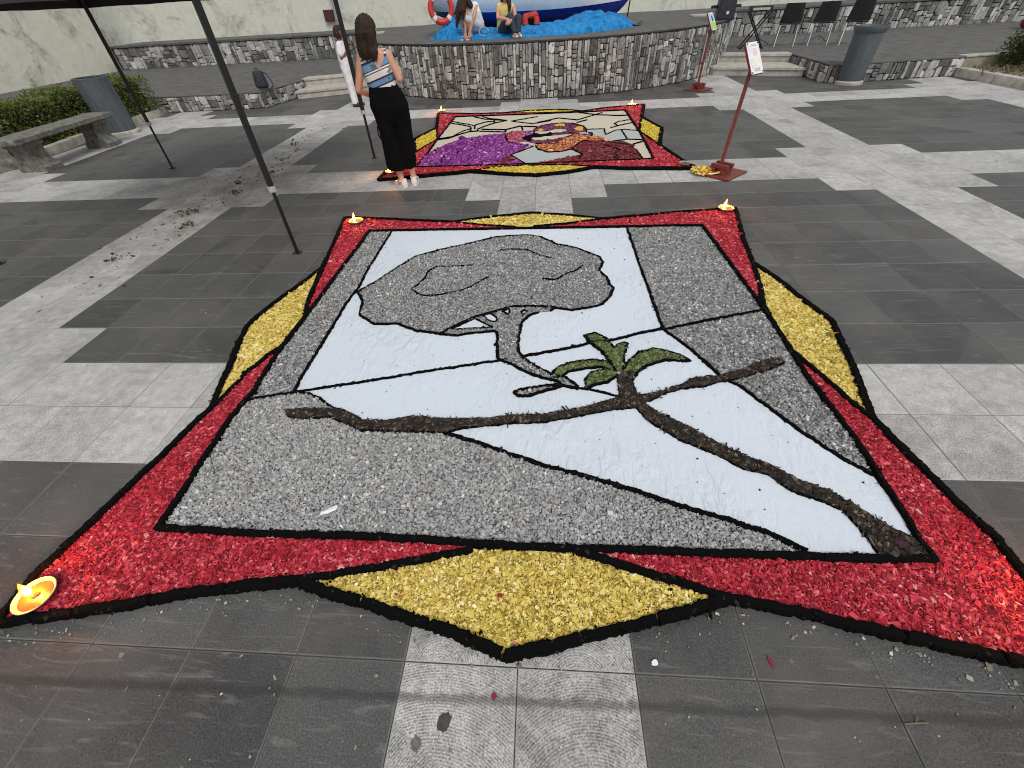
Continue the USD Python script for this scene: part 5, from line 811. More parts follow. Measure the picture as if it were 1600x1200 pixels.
cl_ = ['lit candle dish at the back red point beside the gazebo leg, on the tree carpet', 'lit candle dish at the back red point nearer the signboard, on the tree carpet', 'lit candle dish on the large red corner in front of the paving slabs',
       'lit candle at the far red point nearer the boy, on the purple-figure carpet', 'lit candle at the far red point nearer the steps, on the purple-figure carpet', 'unlit pale candle dish on the red point beside the wooden signboard',
       'lit candle dish beside the feet of the woman in black trousers', 'lit candle dish on the front red corner that runs out of the picture']
for k, (xy, lab) in enumerate(zip(DATA['candles'], cl_)): candle(xy, lab, k != 5)

# ------------------------------------------------------------------ wooden information boards
def board_sign(label, base, rot, post_foot, centre, phi, th, kind):
    t = thing('information_board', label, 'signboard')
    obj('base_board', move(box((0, 0, .012), (.43, .43, .022), bev=.003), (*base, 0), rot), M['rust'], t)
    for k, (ox, oy, a, z) in enumerate(((.0, .055, 0, .045), (0, -.055, 0, .045), (.055, 0, 1.5708, .092), (-.055, 0, 1.5708, .092))):
        obj('batten', move(box((0, 0, 0), (.21, .045, .044), bev=.003), (base[0] + ox * math.cos(rot) - oy * math.sin(rot), base[1] + ox * math.sin(rot) + oy * math.cos(rot), z), rot + a), M['rust'], t)
    f, c = np.array([*post_foot, .022]), np.array(centre)
    r = np.array([math.cos(phi), math.sin(phi), 0]); n0 = np.array([math.sin(phi), -math.cos(phi), 0])
    u = np.array([0, 0, 1]) * math.sin(th) - n0 * math.cos(th); nn = np.cross(r, u)
    obj('post', tube([f, c - nn * .035 - u * .05], .024, 4), M['rust'], t)
    R4 = np.eye(4); R4[:3, 0], R4[:3, 1], R4[:3, 2], R4[:3, 3] = r, u, nn, c
    def on(m): m = tm(m).copy(); m.apply_transform(R4); return m
    obj('back_plate', on(box((0, 0, -.014), (.215, .305, .022), bev=.002)), M['rust'], t)
    sh_ = obj('paper_sheet', on(box((0, 0, .0), (.212, .30, .002))), M['paper'], t)
    if kind == 0:
        prints = [((.02, .055), (.07, .07), (.72, .58, .57)), ((.03, -.045), (.12, .085), (.76, .75, .66)), ((-.06, .09), (.05, .08), (.70, .72, .76)), ((-.055, -.05), (.04, .10), (.75, .73, .75))]
    else:
        prints = [((0, .065), (.19, .13), (.33, .50, .66)), ((0, -.075), (.19, .12), (.34, .56, .12)), ((.01, .045), (.05, .10), (.05, .06, .08))]
    for k, ((x, y), (w, h_), col) in enumerate(prints):
        obj('print', on(box((x, y, .0014 + .0004 * k), (w, h_, .0008))), plain(f'board_print_{kind}_{k}', col, .45, .15, 30), t)
    for k in range(9):
        if kind == 0: obj('text_line', on(box((-.005 + .01 * (k % 3), .125 - .006 * k if k < 3 else -.10 - .006 * k + .02, .0016), (.12 - .015 * (k % 3), .0022, .0006))), M['ink'], t)
    for x in (-.092, .092):
        for y in (-.137, .137): obj('clip', on(box((x, y, .004), (.014, .012, .006))), M['black_metal'], t)
    return t
board_sign('red-brown wooden signboard with a white printed sheet beside the yellow petals', (2.20, 5.05), math.radians(43), (2.19, 5.08), (2.293, 5.247, 1.064), .669, .989, 0)
board_sign('red-brown wooden signboard with a blue and green picture against the stage wall', (3.355, 10.40), math.radians(44), (3.34, 10.42), (3.378, 10.511, 1.079), .843, 1.001, 1)
r_ = np.random.default_rng(77)
pp = np.c_[r_.normal(1.98, .045, 260), r_.normal(5.06, .05, 260), .026 + np.abs(r_.normal(0, .016, 260))]
obj('petal_heap', bits(pp, (.030, .020, .006), r_, BOX, .2, .6), grains('orange_yellow_petals', [(0, (.5, .25, .02)), (.5, (.72, .50, .08)), (1, (.8, .7, .35))]), label='little heap of yellow petals on the base of the nearer signboard', cat='petals', kind='stuff')
pp = np.c_[r_.normal(3.22, .05, 120), r_.normal(10.32, .03, 120), .026 + np.abs(r_.normal(0, .01, 120))]

# ------------------------------------------------------------------ people
def foot(heel, toe, r=.032, h=.03):
    a, b = np.array(heel, float), np.array(toe, float)
    return [(a, r), (a * .45 + b * .55 + (0, 0, .01), r * .95), (b, r * .62)]
def hand(bones, w, dirn, up, s=1.0, curl=.35):
    """A palm with four fingers and a thumb from the wrist w along dirn; up is the back of the hand."""
    d_ = np.array(dirn, float); d_ /= np.linalg.norm(d_); u_ = np.array(up, float); u_ -= d_ * (u_ @ d_); u_ /= np.linalg.norm(u_); s_ = np.cross(d_, u_)
    w = np.array(w, float)
    for k in range(4):
        o = (k - 1.5) * .018 * s
        k0 = w + d_ * .075 * s + s_ * o
        bones.append((w + s_ * o * .5, .017 * s, k0, .0125 * s))
        l = (.062, .074, .070, .055)[k] * s
        k1 = k0 + d_ * l * .55 - u_ * l * curl * .4; k2 = k1 + d_ * l * .35 - u_ * l * curl
        bones += [(k0, .011 * s, k1, .0095 * s), (k1, .0095 * s, k2, .008 * s)]
    t0 = w + d_ * .025 * s - s_ * .028 * s; t1 = t0 + d_ * .04 * s - s_ * .022 * s - u_ * .01 * s
    bones += [(w, .016 * s, t0, .014 * s), (t0, .014 * s, t1, .010 * s), (t1, .010 * s, t1 + d_ * .028 * s - u_ * .008 * s, .008 * s)]
def V3(*a): return np.array(a, float)

# woman seen from behind (faces away, +y)
O = (-1.60, 4.95, 0)
w_ = thing('person', 'person with long brown hair, striped sleeveless top and wide black trousers, seen from behind', 'person', O)
bones = []
hip, waist, chest, shl, shr, neck, head = V3(-.012, .0, .86), V3(-.04, 0, 1.02), V3(-.055, .01, 1.15), V3(-.205, .005, 1.265), V3(.085, .005, 1.275), V3(-.065, .015, 1.335), V3(-.09, .045, 1.475)
torso = [[(hip + (-.085, 0, 0), .10), (hip + (.085, 0, 0), .10), (waist + (-.06, 0, 0), .083), (waist + (.06, 0, 0), .083)],
         [(waist + (-.06, 0, 0), .083), (waist + (.06, 0, 0), .083), (chest + (-.07, 0, 0), .092), (chest + (.07, 0, 0), .092)],
         [(chest + (-.07, 0, 0), .092), (chest + (.07, 0, 0), .092), (shl + (.045, 0, -.01), .052), (shr + (-.045, 0, -.01), .052), (neck + (0, 0, -.02), .05)]]
bones += [(neck, .047, head + (0, .0, -.06), .050), (shl + (.02, 0, 0), .047, shl, .045), (shr + (-.02, 0, 0), .047, shr, .045)]
el, wl_ = V3(-.300, -.035, 1.0), V3(-.215, .105, .915); er, wr = V3(.162, -.015, 1.075), V3(.115, .205, 1.135)
bones += [(shl, .046, el, .036), (el, .036, wl_, .024), (shr, .046, er, .036), (er, .036, wr, .024)]
hand(bones, wl_, (.55, .75, -.15), (0, 0, 1), .95); hand(bones, wr, (-.5, .7, .4), (.6, .3, .5), .95)
kl_, al, kr_, ar = V3(-.085, .02, .45), V3(-.055, -.005, .085), V3(.075, .05, .46), V3(.078, .065, .10)
bones += [(hip + (-.085, 0, -.05), .095, kl_, .055), (kl_, .055, kl_ * .55 + al * .45 + (0, -.012, 0), .05), (kl_ * .55 + al * .45 + (0, -.012, 0), .05, al, .032),
          (hip + (.085, 0, -.05), .095, kr_, .055), (kr_, .055, kr_ * .55 + ar * .45 + (0, -.012, 0), .05), (kr_ * .55 + ar * .45 + (0, -.012, 0), .05, ar, .032)]
fl_, fr_ = foot((-.02, -.03, .035), (-.155, .075, .022)), foot((.085, .035, .035), (.075, .215, .022))
for F, a in ((fl_, al), (fr_, ar)): bones += [(F[0][0], F[0][1], F[1][0], F[1][1]), (F[1][0], F[1][1], F[2][0], F[2][1]), (a, .032, F[0][0] + (0, 0, .012), .032), (a, .032, F[1][0], .028)]
hd = [[(head, .082), (head + (0, .012, .015), .083), (head + (0, .05, -.06), .045), (head + (0, .06, -.09), .025)]]
bones += [(head + (0, .085, -.02), .012, head + (0, .10, -.035), .011), (head + (-.083, .0, -.02), .014, head + (-.083, -.005, .01), .016), (head + (.083, .0, -.02), .014, head + (.083, -.005, .01), .016)]
obj('body', blob(bones, .014, 6, torso + hd), M['skin'], w_, smooth=True)
for s in (-1, 1):
    obj('eye', move(trimesh.creation.icosphere(2, .011), head + (s * .03, .078, .0)), M['white_cloth'], w_)
obj('mouth', move(trimesh.creation.icosphere(2, .012), head + (0, .086, -.068)) , plain('lips', (.35, .10, .09), .4), w_)
tb = blob([(shl + (.03, 0, .0), .042, shl + (.055, 0, .0), .05), (shr + (-.03, 0, 0), .042, shr + (-.055, 0, 0), .05)], .014, 6, torso)
tb.vertices += tb.vertex_normals * .010
topm = man(tb)
cutters = [m3.Manifold.cube([1, 1, .5]).translate([-.5, -.5, .52]), m3.Manifold.cube([.12, .5, .30]).rotate([0, 10, 0]).translate([-.375, -.25, 1.10]), m3.Manifold.cube([.12, .5, .30]).rotate([0, -10, 0]).translate([.14, -.25, 1.09])]
vcut = m3.Manifold.hull_points(np.array([(-.01, y, 1.165) for y in (-.3, .02)] + [(-.105, y, 1.40) for y in (-.3, .02)] + [(.060, y, 1.40) for y in (-.3, .02)] + [(.058, y, 1.26) for y in (-.3, .02)] + [(-.085, y, 1.26) for y in (-.3, .02)]))
for c in cutters + [vcut]: topm = topm - c
topm = topm.trim_by_plane([0, 0, 1], .985)
obj('striped_top', topm, M['stripes'], w_, smooth=50)
tr = [[(waist + (-.062, 0, .0), .089), (waist + (.062, 0, .0), .089), (hip + (-.095, -.01, -.01), .116), (hip + (.095, -.01, -.01), .116)],
      [(hip + (-.095, -.01, -.02), .116), (hip + (.095, -.01, -.02), .116), (V3(-.085, .0, .74), .105), (V3(.085, .01, .74), .102)],
      [(V3(-.10, .0, .76), .105), (V3(-.083, .005, .46), .108), (V3(-.083, .02, .40), .106)], [(V3(-.083, .005, .46), .110), (V3(-.083, .0, .25), .118), (V3(-.083, .03, .25), .112)],
      [(V3(.09, .01, .76), .103), (V3(.075, .03, .46), .098), (V3(.075, .05, .42), .095)], [(V3(.075, .03, .46), .098), (V3(.06, .05, .27), .098), (V3(.06, .075, .27), .092)]]
trm = blob([], .02, 5, tr)
nz = meshkit.fbm(trm.vertices * (14, 14, 3.2), 3, 4) - .5
trm.vertices += trm.vertex_normals * (nz * .028)[:, None]
trm = man(trm).trim_by_plane([.05, 0, 1], .195).trim_by_plane([0, 0, -1], -1.035)
obj('wide_trousers', trm, M['black_cloth'], w_, smooth=60)
obj('waist_tie', tube([(-.19, -.03, .66), (-.20, -.04, .58), (-.185, -.03, .53)], .007, 6), M['black_cloth'], w_)
hb = blob([], .012, 5, [[(head + (-.005, -.012, .022), .103), (head + (-.02, -.035, -.05), .100)], [(head + (-.02, -.035, -.05), .100), (head + (-.03, -.05, -.14), .094), (head + (.015, -.05, -.15), .08)],
      [(head + (-.03, -.05, -.14), .094), (head + (-.055, -.055, -.22), .050), (head + (.03, -.06, -.24), .042)], [(head + (.02, -.06, -.16), .075), (head + (.045, -.065, -.25), .034), (head + (.035, -.068, -.31), .012), (head + (-.01, -.066, -.28), .025)]])
a_ = np.arctan2(hb.vertices[:, 0] - head[0], hb.vertices[:, 1] - head[1])
hb.vertices += hb.vertex_normals * ((meshkit.noise(np.c_[a_ * 14, hb.vertices[:, 2] * 5, a_ * 0], 6) - .5) * .016 + (meshkit.noise(np.c_[a_ * 40, hb.vertices[:, 2] * 8, a_ * 0], 8) - .5) * .006)[:, None]
hmesh = man(hb) - bone(head + (0, .085, .01), .070, head + (0, .10, -.09), .062) 
obj('long_hair', hmesh, M['hair'], w_, smooth=70)
rh = np.random.default_rng(31)
st = []
for k in range(240):
    a = rh.uniform(-2.6, 2.6); x0 = math.sin(a) * .085; y0 = -.03 - math.cos(a) * .07
    pts = [head + V3(x0 * .6, y0 * .7, .08), head + V3(x0 * 1.13 - .01, y0 * 1.1 - .03, -.02), head + V3(x0 * 1.1 - .02, y0 * .8 - .055, -.14 + rh.normal(0, .02)), head + V3(x0 * .8 + .0 + rh.normal(0, .02), -.085 + y0 * .3 + rh.normal(0, .008), -.22 - rh.uniform(0, .06))]
    st.append(tube(pts, [.002, .002, .0018, .0008], 4))
obj('loose_strands', join(st), M['hair'], w_, kind='stuff')
for F, a in ((fl_, al), (fr_, ar)):
    dr = F[2][0] - F[0][0]; dr /= np.linalg.norm(dr)
    sole = m3.Manifold.batch_hull([m3.Manifold.cylinder(.012, r * 1.08, r * 1.08, 20).translate([float(p[0]), float(p[1]), .001]) for p, r in F])
    heel = m3.Manifold.batch_hull([sph(F[0][0] + (0, 0, .002), .0385), sph(F[0][0] + dr * .022 + (0, 0, -.002), .036), sph(F[0][0] - dr * .002 + (0, 0, .045), .031)]) - sph(F[0][0] + (0, 0, .10), .052)
    heel = heel.trim_by_plane([0, 0, 1], .004)
    band = (m3.Manifold.batch_hull([sph(F[1][0], F[1][1] * 1.14), sph(F[2][0], F[2][1] * 1.3)])).trim_by_plane([0, 0, 1], .006).trim_by_plane([float(dr[0]), float(dr[1]), 0], float(F[1][0] @ (dr * (1, 1, 0)) + .020))
    sh = obj('sandal', heel, M['white_leather'], w_, smooth=50)
    obj('sole', sole, M['white_leather'], sh); obj('toe_band', band, M['white_leather'], sh, smooth=50)
    st_ = lathe([(.036, 0), (.040, 0), (.040, .016), (.036, .016)], 24); obj('ankle_strap', move(st_, a + (0, 0, -.022)), M['white_leather'], sh)
ph = V3(.02, .30, 1.20)
obj('phone', box((O[0] + .03, O[1] + .285, 1.19), (.075, .012, .15), bev=.004), M['black_plastic'], label='dark phone held up by the person with long hair', cat='phone')

# boy in white, faces +x, holds a phone
O2 = (-4.06, 10.30, 0)
w2 = thing('person', 'person with short dark hair, white shirt and white trousers standing below the steps', 'person', O2)
bones = []; hd2 = V3(.015, -.01, 1.255); nk = V3(-.005, 0, 1.14); sl, sr = V3(.0, -.13, 1.07), V3(.0, .13, 1.07); hp = V3(.0, 0, .68)
tor = [[(hp + (0, -.07, 0), .09), (hp + (0, .07, 0), .09), (V3(0, -.08, .95), .088), (V3(0, .08, .95), .088)], [(V3(0, -.08, .95), .088), (V3(0, .08, .95), .088), (sl + (0, .03, 0), .045), (sr + (0, -.03, 0), .045), (nk + (0, 0, -.03), .04)]]
bones += [(nk, .04, hd2 + (0, 0, -.05), .045)]
for s, sh_p in ((-1, sl), (1, sr)):
    e = sh_p + (.0, s * .03, -.22); wv = e + (.17, -s * .06, .13)
    bones += [(sh_p, .042, e, .032), (e, .032, wv, .022)]; hand(bones, wv, (.8, -s * .4, .4), (.2, s * .8, .3), .8)
for s in (-1, 1):
    k, a = V3(.01, s * .075, .37), V3(0, s * .075, .07)
    bones += [(hp + (0, s * .07, -.03), .08, k, .05), (k, .05, a, .032), (a, .032, a + (.02, 0, -.035), .03), (a + (0, 0, -.035), .03, a + (.13, s * .02, -.045), .02)]
hdh = [[(hd2, .078), (hd2 + (.02, 0, .01), .078), (hd2 + (.055, 0, -.05), .04), (hd2 + (.06, 0, -.07), .022)]]
bones += [(hd2 + (.085, 0, -.01), .011, hd2 + (.10, 0, -.025), .011), (hd2 + (-.01, -.078, -.015), .013, hd2 + (-.012, -.08, .01), .014), (hd2 + (-.01, .078, -.015), .013, hd2 + (-.012, .08, .01), .014)]
obj('body', blob(bones, .016, 5, tor + hdh), M['skin_dark'], w2, smooth=True)
for s in (-1, 1): obj('eye', move(trimesh.creation.icosphere(1, .009), hd2 + (.082, s * .03, .01)), M['white_cloth'], w2)
sh2 = blob([(sl, .052, sl + (0, -.022, -.14), .062), (sr, .052, sr + (0, .022, -.14), .062)], .016, 5, [[(p, r + .014) for p, r in q] for q in tor])
sh2.vertices += sh2.vertex_normals * ((meshkit.fbm(sh2.vertices * 12, 3, 2) - .5) * .018)[:, None]
obj('shirt', man(sh2).trim_by_plane([0, 0, 1], .62).trim_by_plane([0, 0, -1], -1.125), M['white_cloth'], w2, smooth=60)
tr2 = blob([(V3(0, s * .072, .66), .098, V3(.008, s * .075, .38), .072) for s in (-1, 1)] + [(V3(.008, s * .075, .38), .072, V3(0, s * .076, .07), .058) for s in (-1, 1)], .016, 5)
tr2.vertices += tr2.vertex_normals * ((meshkit.fbm(tr2.vertices * (14, 14, 9), 3, 3) - .5) * .02)[:, None]
obj('trousers', man(tr2).trim_by_plane([0, 0, 1], .06), M['white_cloth'], w2, smooth=60)
obj('hair', man(blob([], .012, 4, [[(hd2 + (-.012, 0, .022), .092), (hd2 + (-.02, 0, -.02), .088), (hd2 + (.03, 0, .045), .068)]])) - bone(hd2 + (.115, 0, .0), .066, hd2 + (.085, 0, -.11), .06), M['hair'], w2, smooth=60)
for s in (-1, 1): obj('shoe', blob([(V3(-.03, s * .075, .035), .036, V3(.07, s * .085, .032), .036), (V3(.07, s * .085, .032), .036, V3(.13, s * .095, .026), .028), (V3(-.015, s * .075, .06), .036, V3(-.03, s * .075, .035), .037)], .014, 3), M['navy_shoe'], w2, smooth=True)
obj('phone', box((O2[0] + .24, O2[1] - .0, 1.045), (.012, .07, .14), bev=.003), M['black_plastic'], label='small phone held in front of the person in white', cat='phone')

# crouching girl with hair falling forward
O3 = (-1.50, 11.32, SH + .03)
w3 = thing('person', 'person crouching on the blue net, white clothes and long dark hair falling forward', 'person', O3)
bones = []
hpv = V3(.13, .06, .20); ch = V3(.09, -.02, .42); s_l, s_r = V3(-.02, -.09, .52), V3(.17, -.02, .52); hh3 = V3(-.06, -.16, .60)
tor = [[(hpv + (-.07, -.02, 0), .10), (hpv + (.07, .02, 0), .10), (ch + (-.06, -.02, 0), .085), (ch + (.06, .02, 0), .085)], [(ch + (-.06, -.02, 0), .085), (ch + (.06, .02, 0), .085), (s_l + (.03, .02, 0), .045), (s_r + (-.03, 0, 0), .045)]]
bones += [(V3(.06, -.08, .53), .045, hh3, .05)]
for s, hipo, kn, an in ((-1, V3(.04, .02, .20), V3(-.17, -.10, .31), V3(-.10, -.06, .05)), (1, V3(.2, .06, .20), V3(-.02, -.19, .31), V3(.02, -.11, .05))):
    bones += [(hipo, .085, kn, .055), (kn, .055, an, .033), (an + (0, 0, -.02), .03, an + (-.07, -.11, -.03), .022)]
for s_p, e, wv in ((s_l, V3(-.06, -.19, .32), V3(-.09, -.20, .10)), (s_r, V3(.12, -.17, .34), V3(.01, -.22, .11))):
    bones += [(s_p, .042, e, .034), (e, .034, wv, .023)]; hand(bones, wv, (-.2, -.2, -1), (-.3, -1, .2), .85)
bones += [(hh3 + (-.03, -.08, -.01), .012, hh3 + (-.035, -.095, -.025), .011)]
obj('body', blob(bones, .016, 5, tor + [[(hh3, .08), (hh3 + (-.02, -.045, -.05), .045)]]), M['skin'], w3, smooth=True)
t3 = blob([(s_l, .05, s_l + (.02, .02, -.02), .055), (s_r, .05, s_r + (-.02, 0, -.02), .055)], .016, 4, [[(p, r + .012) for p, r in q] for q in tor])
t3.vertices += t3.vertex_normals * ((meshkit.fbm(t3.vertices * 14, 3, 5) - .5) * .02)[:, None]
obj('white_top', man(t3).trim_by_plane([0, 0, 1], .24), M['white_cloth'], w3, smooth=60)
sh3 = blob([(V3(.04, .02, .20), .105, V3(-.17, -.10, .31), .070), (V3(.2, .06, .20), .105, V3(-.02, -.19, .31), .070), (V3(.04, .02, .2), .105, V3(.2, .06, .2), .105)], .016, 4)
obj('pale_shorts', man(sh3) - sph(V3(-.28, -.14, .20), .13) - sph(V3(-.13, -.26, .2), .13), M['denim_pale'], w3, smooth=60)
hb3 = blob([], .016, 4, [[(hh3 + (.02, .02, .03), .10), (hh3 + (-.02, -.03, -.02), .095)], [(hh3 + (-.03, -.04, 0), .09), (hh3 + (-.12, -.06, -.14), .075), (hh3 + (-.02, -.10, -.14), .06)], [(hh3 + (-.12, -.06, -.14), .075), (hh3 + (-.17, -.07, -.27), .04), (hh3 + (-.20, -.06, -.40), .018)], [(hh3 + (-.02, -.10, -.14), .05), (hh3 + (-.05, -.11, -.28), .02)], [(hh3 + (.03, .02, .02), .09), (hh3 + (.13, .0, -.08), .05)]])
hb3.vertices += hb3.vertex_normals * ((meshkit.noise(hb3.vertices * (60, 60, 9), 3) - .5) * .02)[:, None]
obj('long_hair', hb3, M['hair'], w3, smooth=70)
for an in (V3(-.10, -.06, .05), V3(.02, -.11, .05)): obj('sandal', prism(shapely.LineString([an[:2] + (.02, .03), an[:2] + (-.08, -.125)]).buffer(.034), -.022, -.006), M['white_leather'], w3)

# seated person hugging the knees
O4 = (-.50, 11.22, SH + .02)
w4 = thing('person', 'person seated on the blue net hugging their knees, yellow top and dark jeans', 'person', O4)
bones = []; hpv = V3(-.22, .10, .16); ch = V3(-.22, .04, .40); s_l, s_r = V3(-.37, .0, .49), V3(-.05, -.02, .48); h4 = V3(-.21, -.03, .665)
tor = [[(hpv + (-.08, 0, 0), .11), (hpv + (.08, 0, 0), .11), (ch + (-.07, 0, 0), .095), (ch + (.07, 0, 0), .095)], [(ch + (-.07, 0, 0), .095), (ch + (.07, 0, 0), .095), (s_l + (.04, 0, 0), .048), (s_r + (-.04, 0, 0), .048), (V3(-.21, .0, .53), .045)]]
bones += [(V3(-.21, 0, .53), .045, h4 + (0, 0, -.05), .05)]
K4 = ((V3(-.29, .06, .15), V3(-.10, -.20, .32), V3(-.02, -.28, .05)), (V3(-.15, .08, .15), V3(.06, -.20, .30), V3(.06, -.26, .06)))
for hipo, kn, an in K4: bones += [(hipo, .09, kn, .06), (kn, .06, an, .035), (an, .033, an + (.05, -.11, -.025), .024)]
for s_p, e, wv in ((s_l, V3(-.37, -.13, .32), V3(-.17, -.26, .29)), (s_r, V3(.0, -.12, .32), V3(-.09, -.28, .27))):
    bones += [(s_p, .043, e, .036), (e, .036, wv, .025)]; hand(bones, wv, (1 if wv[0] < -.1 else -1, -.15, -.35), (0, -1, .5), .9)
bones += [(h4 + (.0, -.085, -.015), .012, h4 + (.0, -.10, -.03), .011)]
obj('body', blob(bones, .016, 5, tor + [[(h4, .08), (h4 + (0, -.02, .01), .08), (h4 + (0, -.06, -.06), .042), (h4 + (0, -.055, -.085), .025)]]), M['skin'], w4, smooth=True)
t4 = blob([(s_l + (.03, 0, 0), .045, s_l + (.06, 0, -.02), .055), (s_r + (-.03, 0, 0), .045, s_r + (-.06, 0, -.02), .055)], .016, 4, [[(p, r + .012) for p, r in q] for q in tor])
t4 = man(t4).trim_by_plane([0, 0, 1], .12) - bone(V3(-.21, -.12, .56), .05, V3(-.21, -.02, .60), .07)
obj('yellow_top', t4, M['yellow_cloth'], w4, smooth=60)
j4 = blob([b_ for hipo, kn, an in K4 for b_ in ((hipo, .108, kn, .073), (kn, .073, an + (0, .0, .05), .055))] + [(V3(-.29, .06, .14), .115, V3(-.15, .08, .14), .115)], .016, 4)
j4.vertices += j4.vertex_normals * ((meshkit.fbm(j4.vertices * 16, 3, 6) - .5) * .016)[:, None]
obj('jeans', j4, M['denim'], w4, smooth=60)
hr4 = man(blob([], .014, 4, [[(h4 + (0, .02, .025), .092), (h4 + (.03, .02, -.04), .08)], [(h4 + (.06, .0, -.03), .05), (h4 + (.09, -.03, -.16), .045), (h4 + (.08, -.045, -.26), .02)], [(h4 + (-.06, .03, -.03), .045), (h4 + (-.07, .02, -.14), .03)]])) - bone(h4 + (-.005, -.09, .01), .066, h4 + (-.005, -.07, -.10), .055)
obj('long_hair', hr4, M['hair'], w4, smooth=70)
for _, _, an in K4: obj('shoe', blob([(an + (-.02, .03, -.03), .034, an + (.05, -.10, -.035), .028), (an + (.05, -.10, -.035), .028, an + (.06, -.135, -.038), .018)], .014, 3), M['white_leather'], w4, smooth=True)
for s in (-1, 1): obj('eye', move(trimesh.creation.icosphere(1, .009), h4 + (s * .03, -.088, .005)), M['white_cloth'], w4)

# ------------------------------------------------------------------ boat, net, buoy, vest
bt = thing('boat', 'white wooden boat with a navy blue bottom resting on the stage', 'boat', (0, 13.35, 0))
NX = 48; xs = np.linspace(-2.62, 2.16, NX)
def section(x):
    t = (x + 3.3) / 5.46
    bb = .92 * (1 - max(0, (t - .42) / .58) ** 2.3) * (1 - .30 * max(0, (.42 - t) / .42) ** 2)
    keel = 1.03 + .40 * max(0, (t - .86) / .14) ** 2.2 + .36 * max(0, (-1.2 - x) / 1.42) ** 1.7
    wl = 1.335 + .10 * ((t - .62) / .4) ** 2 * (1 if t > .62 else .55)
    sheer = 1.86 + .35 * max(0, (t - .5) / .5) ** 2 + .12 * max(0, (.5 - t) / .5) ** 2
    return bb, keel, max(wl, keel + .004), max(sheer, keel + .02)
def hull(part):
    rows = np.linspace(0, 1, 10); V_, F_ = [], []
    for x in xs:
        bb, k, wl, sh_ = section(x)
        zz = k + (wl - k) * rows if part == 0 else wl + (sh_ - wl) * rows
        u = (zz - k) / (sh_ - k); y = bb * (1 - (1 - np.clip(u, 0, 1)) ** 2.6) ** .62
        V_.append(np.stack([np.full(10, x), -y, zz], 1)); 
    V_ = np.array(V_); n = len(rows)
    for sgn in (1, -1):
        W_ = V_.copy(); W_[..., 1] *= sgn; off = len(F_) and NX * n
        for i in range(NX - 1):
            for j in range(n - 1):
                a, b_, c, d_ = i * n + j, (i + 1) * n + j, (i + 1) * n + j + 1, i * n + j + 1
                F_ += [(a + off, b_ + off, c + off), (a + off, c + off, d_ + off)] if sgn == 1 else [(a + off, c + off, b_ + off), (a + off, d_ + off, c + off)]
    W2 = V_.copy(); W2[..., 1] *= -1
    return trimesh.Trimesh(np.vstack([V_.reshape(-1, 3), W2.reshape(-1, 3)]), F_, process=False)
obj('bottom', hull(0), M['boat_blue'], bt, smooth=True); obj('topsides', hull(1), M['boat_white'], bt, smooth=True)
stn = []
for s in (-1, 1):
    line = []
    for x in xs[::3]:
        bb, k, wl, sh_ = section(x); line.append((x, s * (bb + .01), sh_))
    obj('gunwale', tube(line, .028, 8), M['wood'], bt)
bb, k, wl, sh_ = section(-2.62)
obj('transom', box((-2.61, 0, (wl + sh_) / 2), (.04, 2 * bb * .93, sh_ - wl - .06)), M['boat_white'], bt)
for x in (-1.8, .0): obj('thwart', box((x, 0, 1.72), (.22, 1.6, .04)), M['wood'], bt)
obj('keel', tube([(-2.6, 0, 1.37), (-2.0, 0, 1.16), (-1.3, 0, 1.03), (0, 0, 1.0), (1.3, 0, 1.02), (1.75, 0, 1.12), (2.02, 0, 1.32), (2.16, 0, 1.62), (2.2, 0, 2.2)], .028, 8), M['boat_blue'], bt)
for x in (-1.0, .9): obj('cradle', box((x, 0, 1.0), (.12, .8, .075), bev=.01), M['wood'], bt)
nt = thing('fishing_net', 'bright blue fishing net heaped along the stage edge in front of the boat', 'fishing net')
gx = np.linspace(-2.55, 2.15, 190); gy = np.linspace(0, 1, 42)
fx = np.interp(gx, [-2.55, -2.2, -1.5, -.9, -.2, .5, 1.2, 1.8, 2.15], [11.85, 11.45, 11.02, 10.96, 10.92, 11.0, 11.28, 11.78, 12.3])
bx = np.full_like(gx, 12.75)
hx_ = np.interp(gx, [-2.55, -2.4, -2.1, -1.93, -1.7, -1.2, 0, .6, 1.0, 1.25, 1.45, 1.9, 2.15], [0, .10, .30, .42, .20, .12, .14, .20, .28, .34, .28, .18, .02])
X, U = np.meshgrid(gx, gy, indexing='ij'); Y = fx[:, None] * (1 - U) + bx[:, None] * U
Z = hx_[:, None] * np.sin(np.pi * np.clip(U * .75, 0, 1)) ** .7
pn = np.stack([X * 5, Y * 5, X * 0], -1)
Z = SH + .004 + np.maximum(Z * (.62 + .75 * meshkit.fbm(pn, 4, 11)) + .075 * (meshkit.fbm(pn * 2.1, 3, 12) - .40), -.006)
from scipy.ndimage import gaussian_filter
Z = gaussian_filter(Z, 1.3); Z[:, :2] = np.minimum(Z[:, :2], SH + .004); Z[:2] = np.minimum(Z[:2], SH + .004)
X = X + .16 * (meshkit.fbm(pn * 1.3, 3, 13) - .5); Y = Y + .26 * (meshkit.fbm(pn * 1.3, 3, 14) - .5)
ii, jj = np.meshgrid(np.arange(189), np.arange(41), indexing='ij'); a = (ii * 42 + jj).ravel()
obj('heap', trimesh.Trimesh(np.stack([X, Y, Z], -1).reshape(-1, 3), np.vstack([np.c_[a, a + 42, a + 43], np.c_[a, a + 43, a + 1]]), process=False), M['net'], nt, smooth=True)
rn = np.random.default_rng(5); m = 1800
pi, pj = rn.integers(0, 190, m), np.clip((rn.random(m) ** 1.2 * 36).astype(int), 0, 41)
pos = np.stack([X[pi, pj], Y[pi, pj], Z[pi, pj] + .006], 1)
obj('loose_strands', bits(pos, (.05, .0016, .0016), rn, BOX, .25, .3, .4), M['net_strand'], nt, kind='stuff')
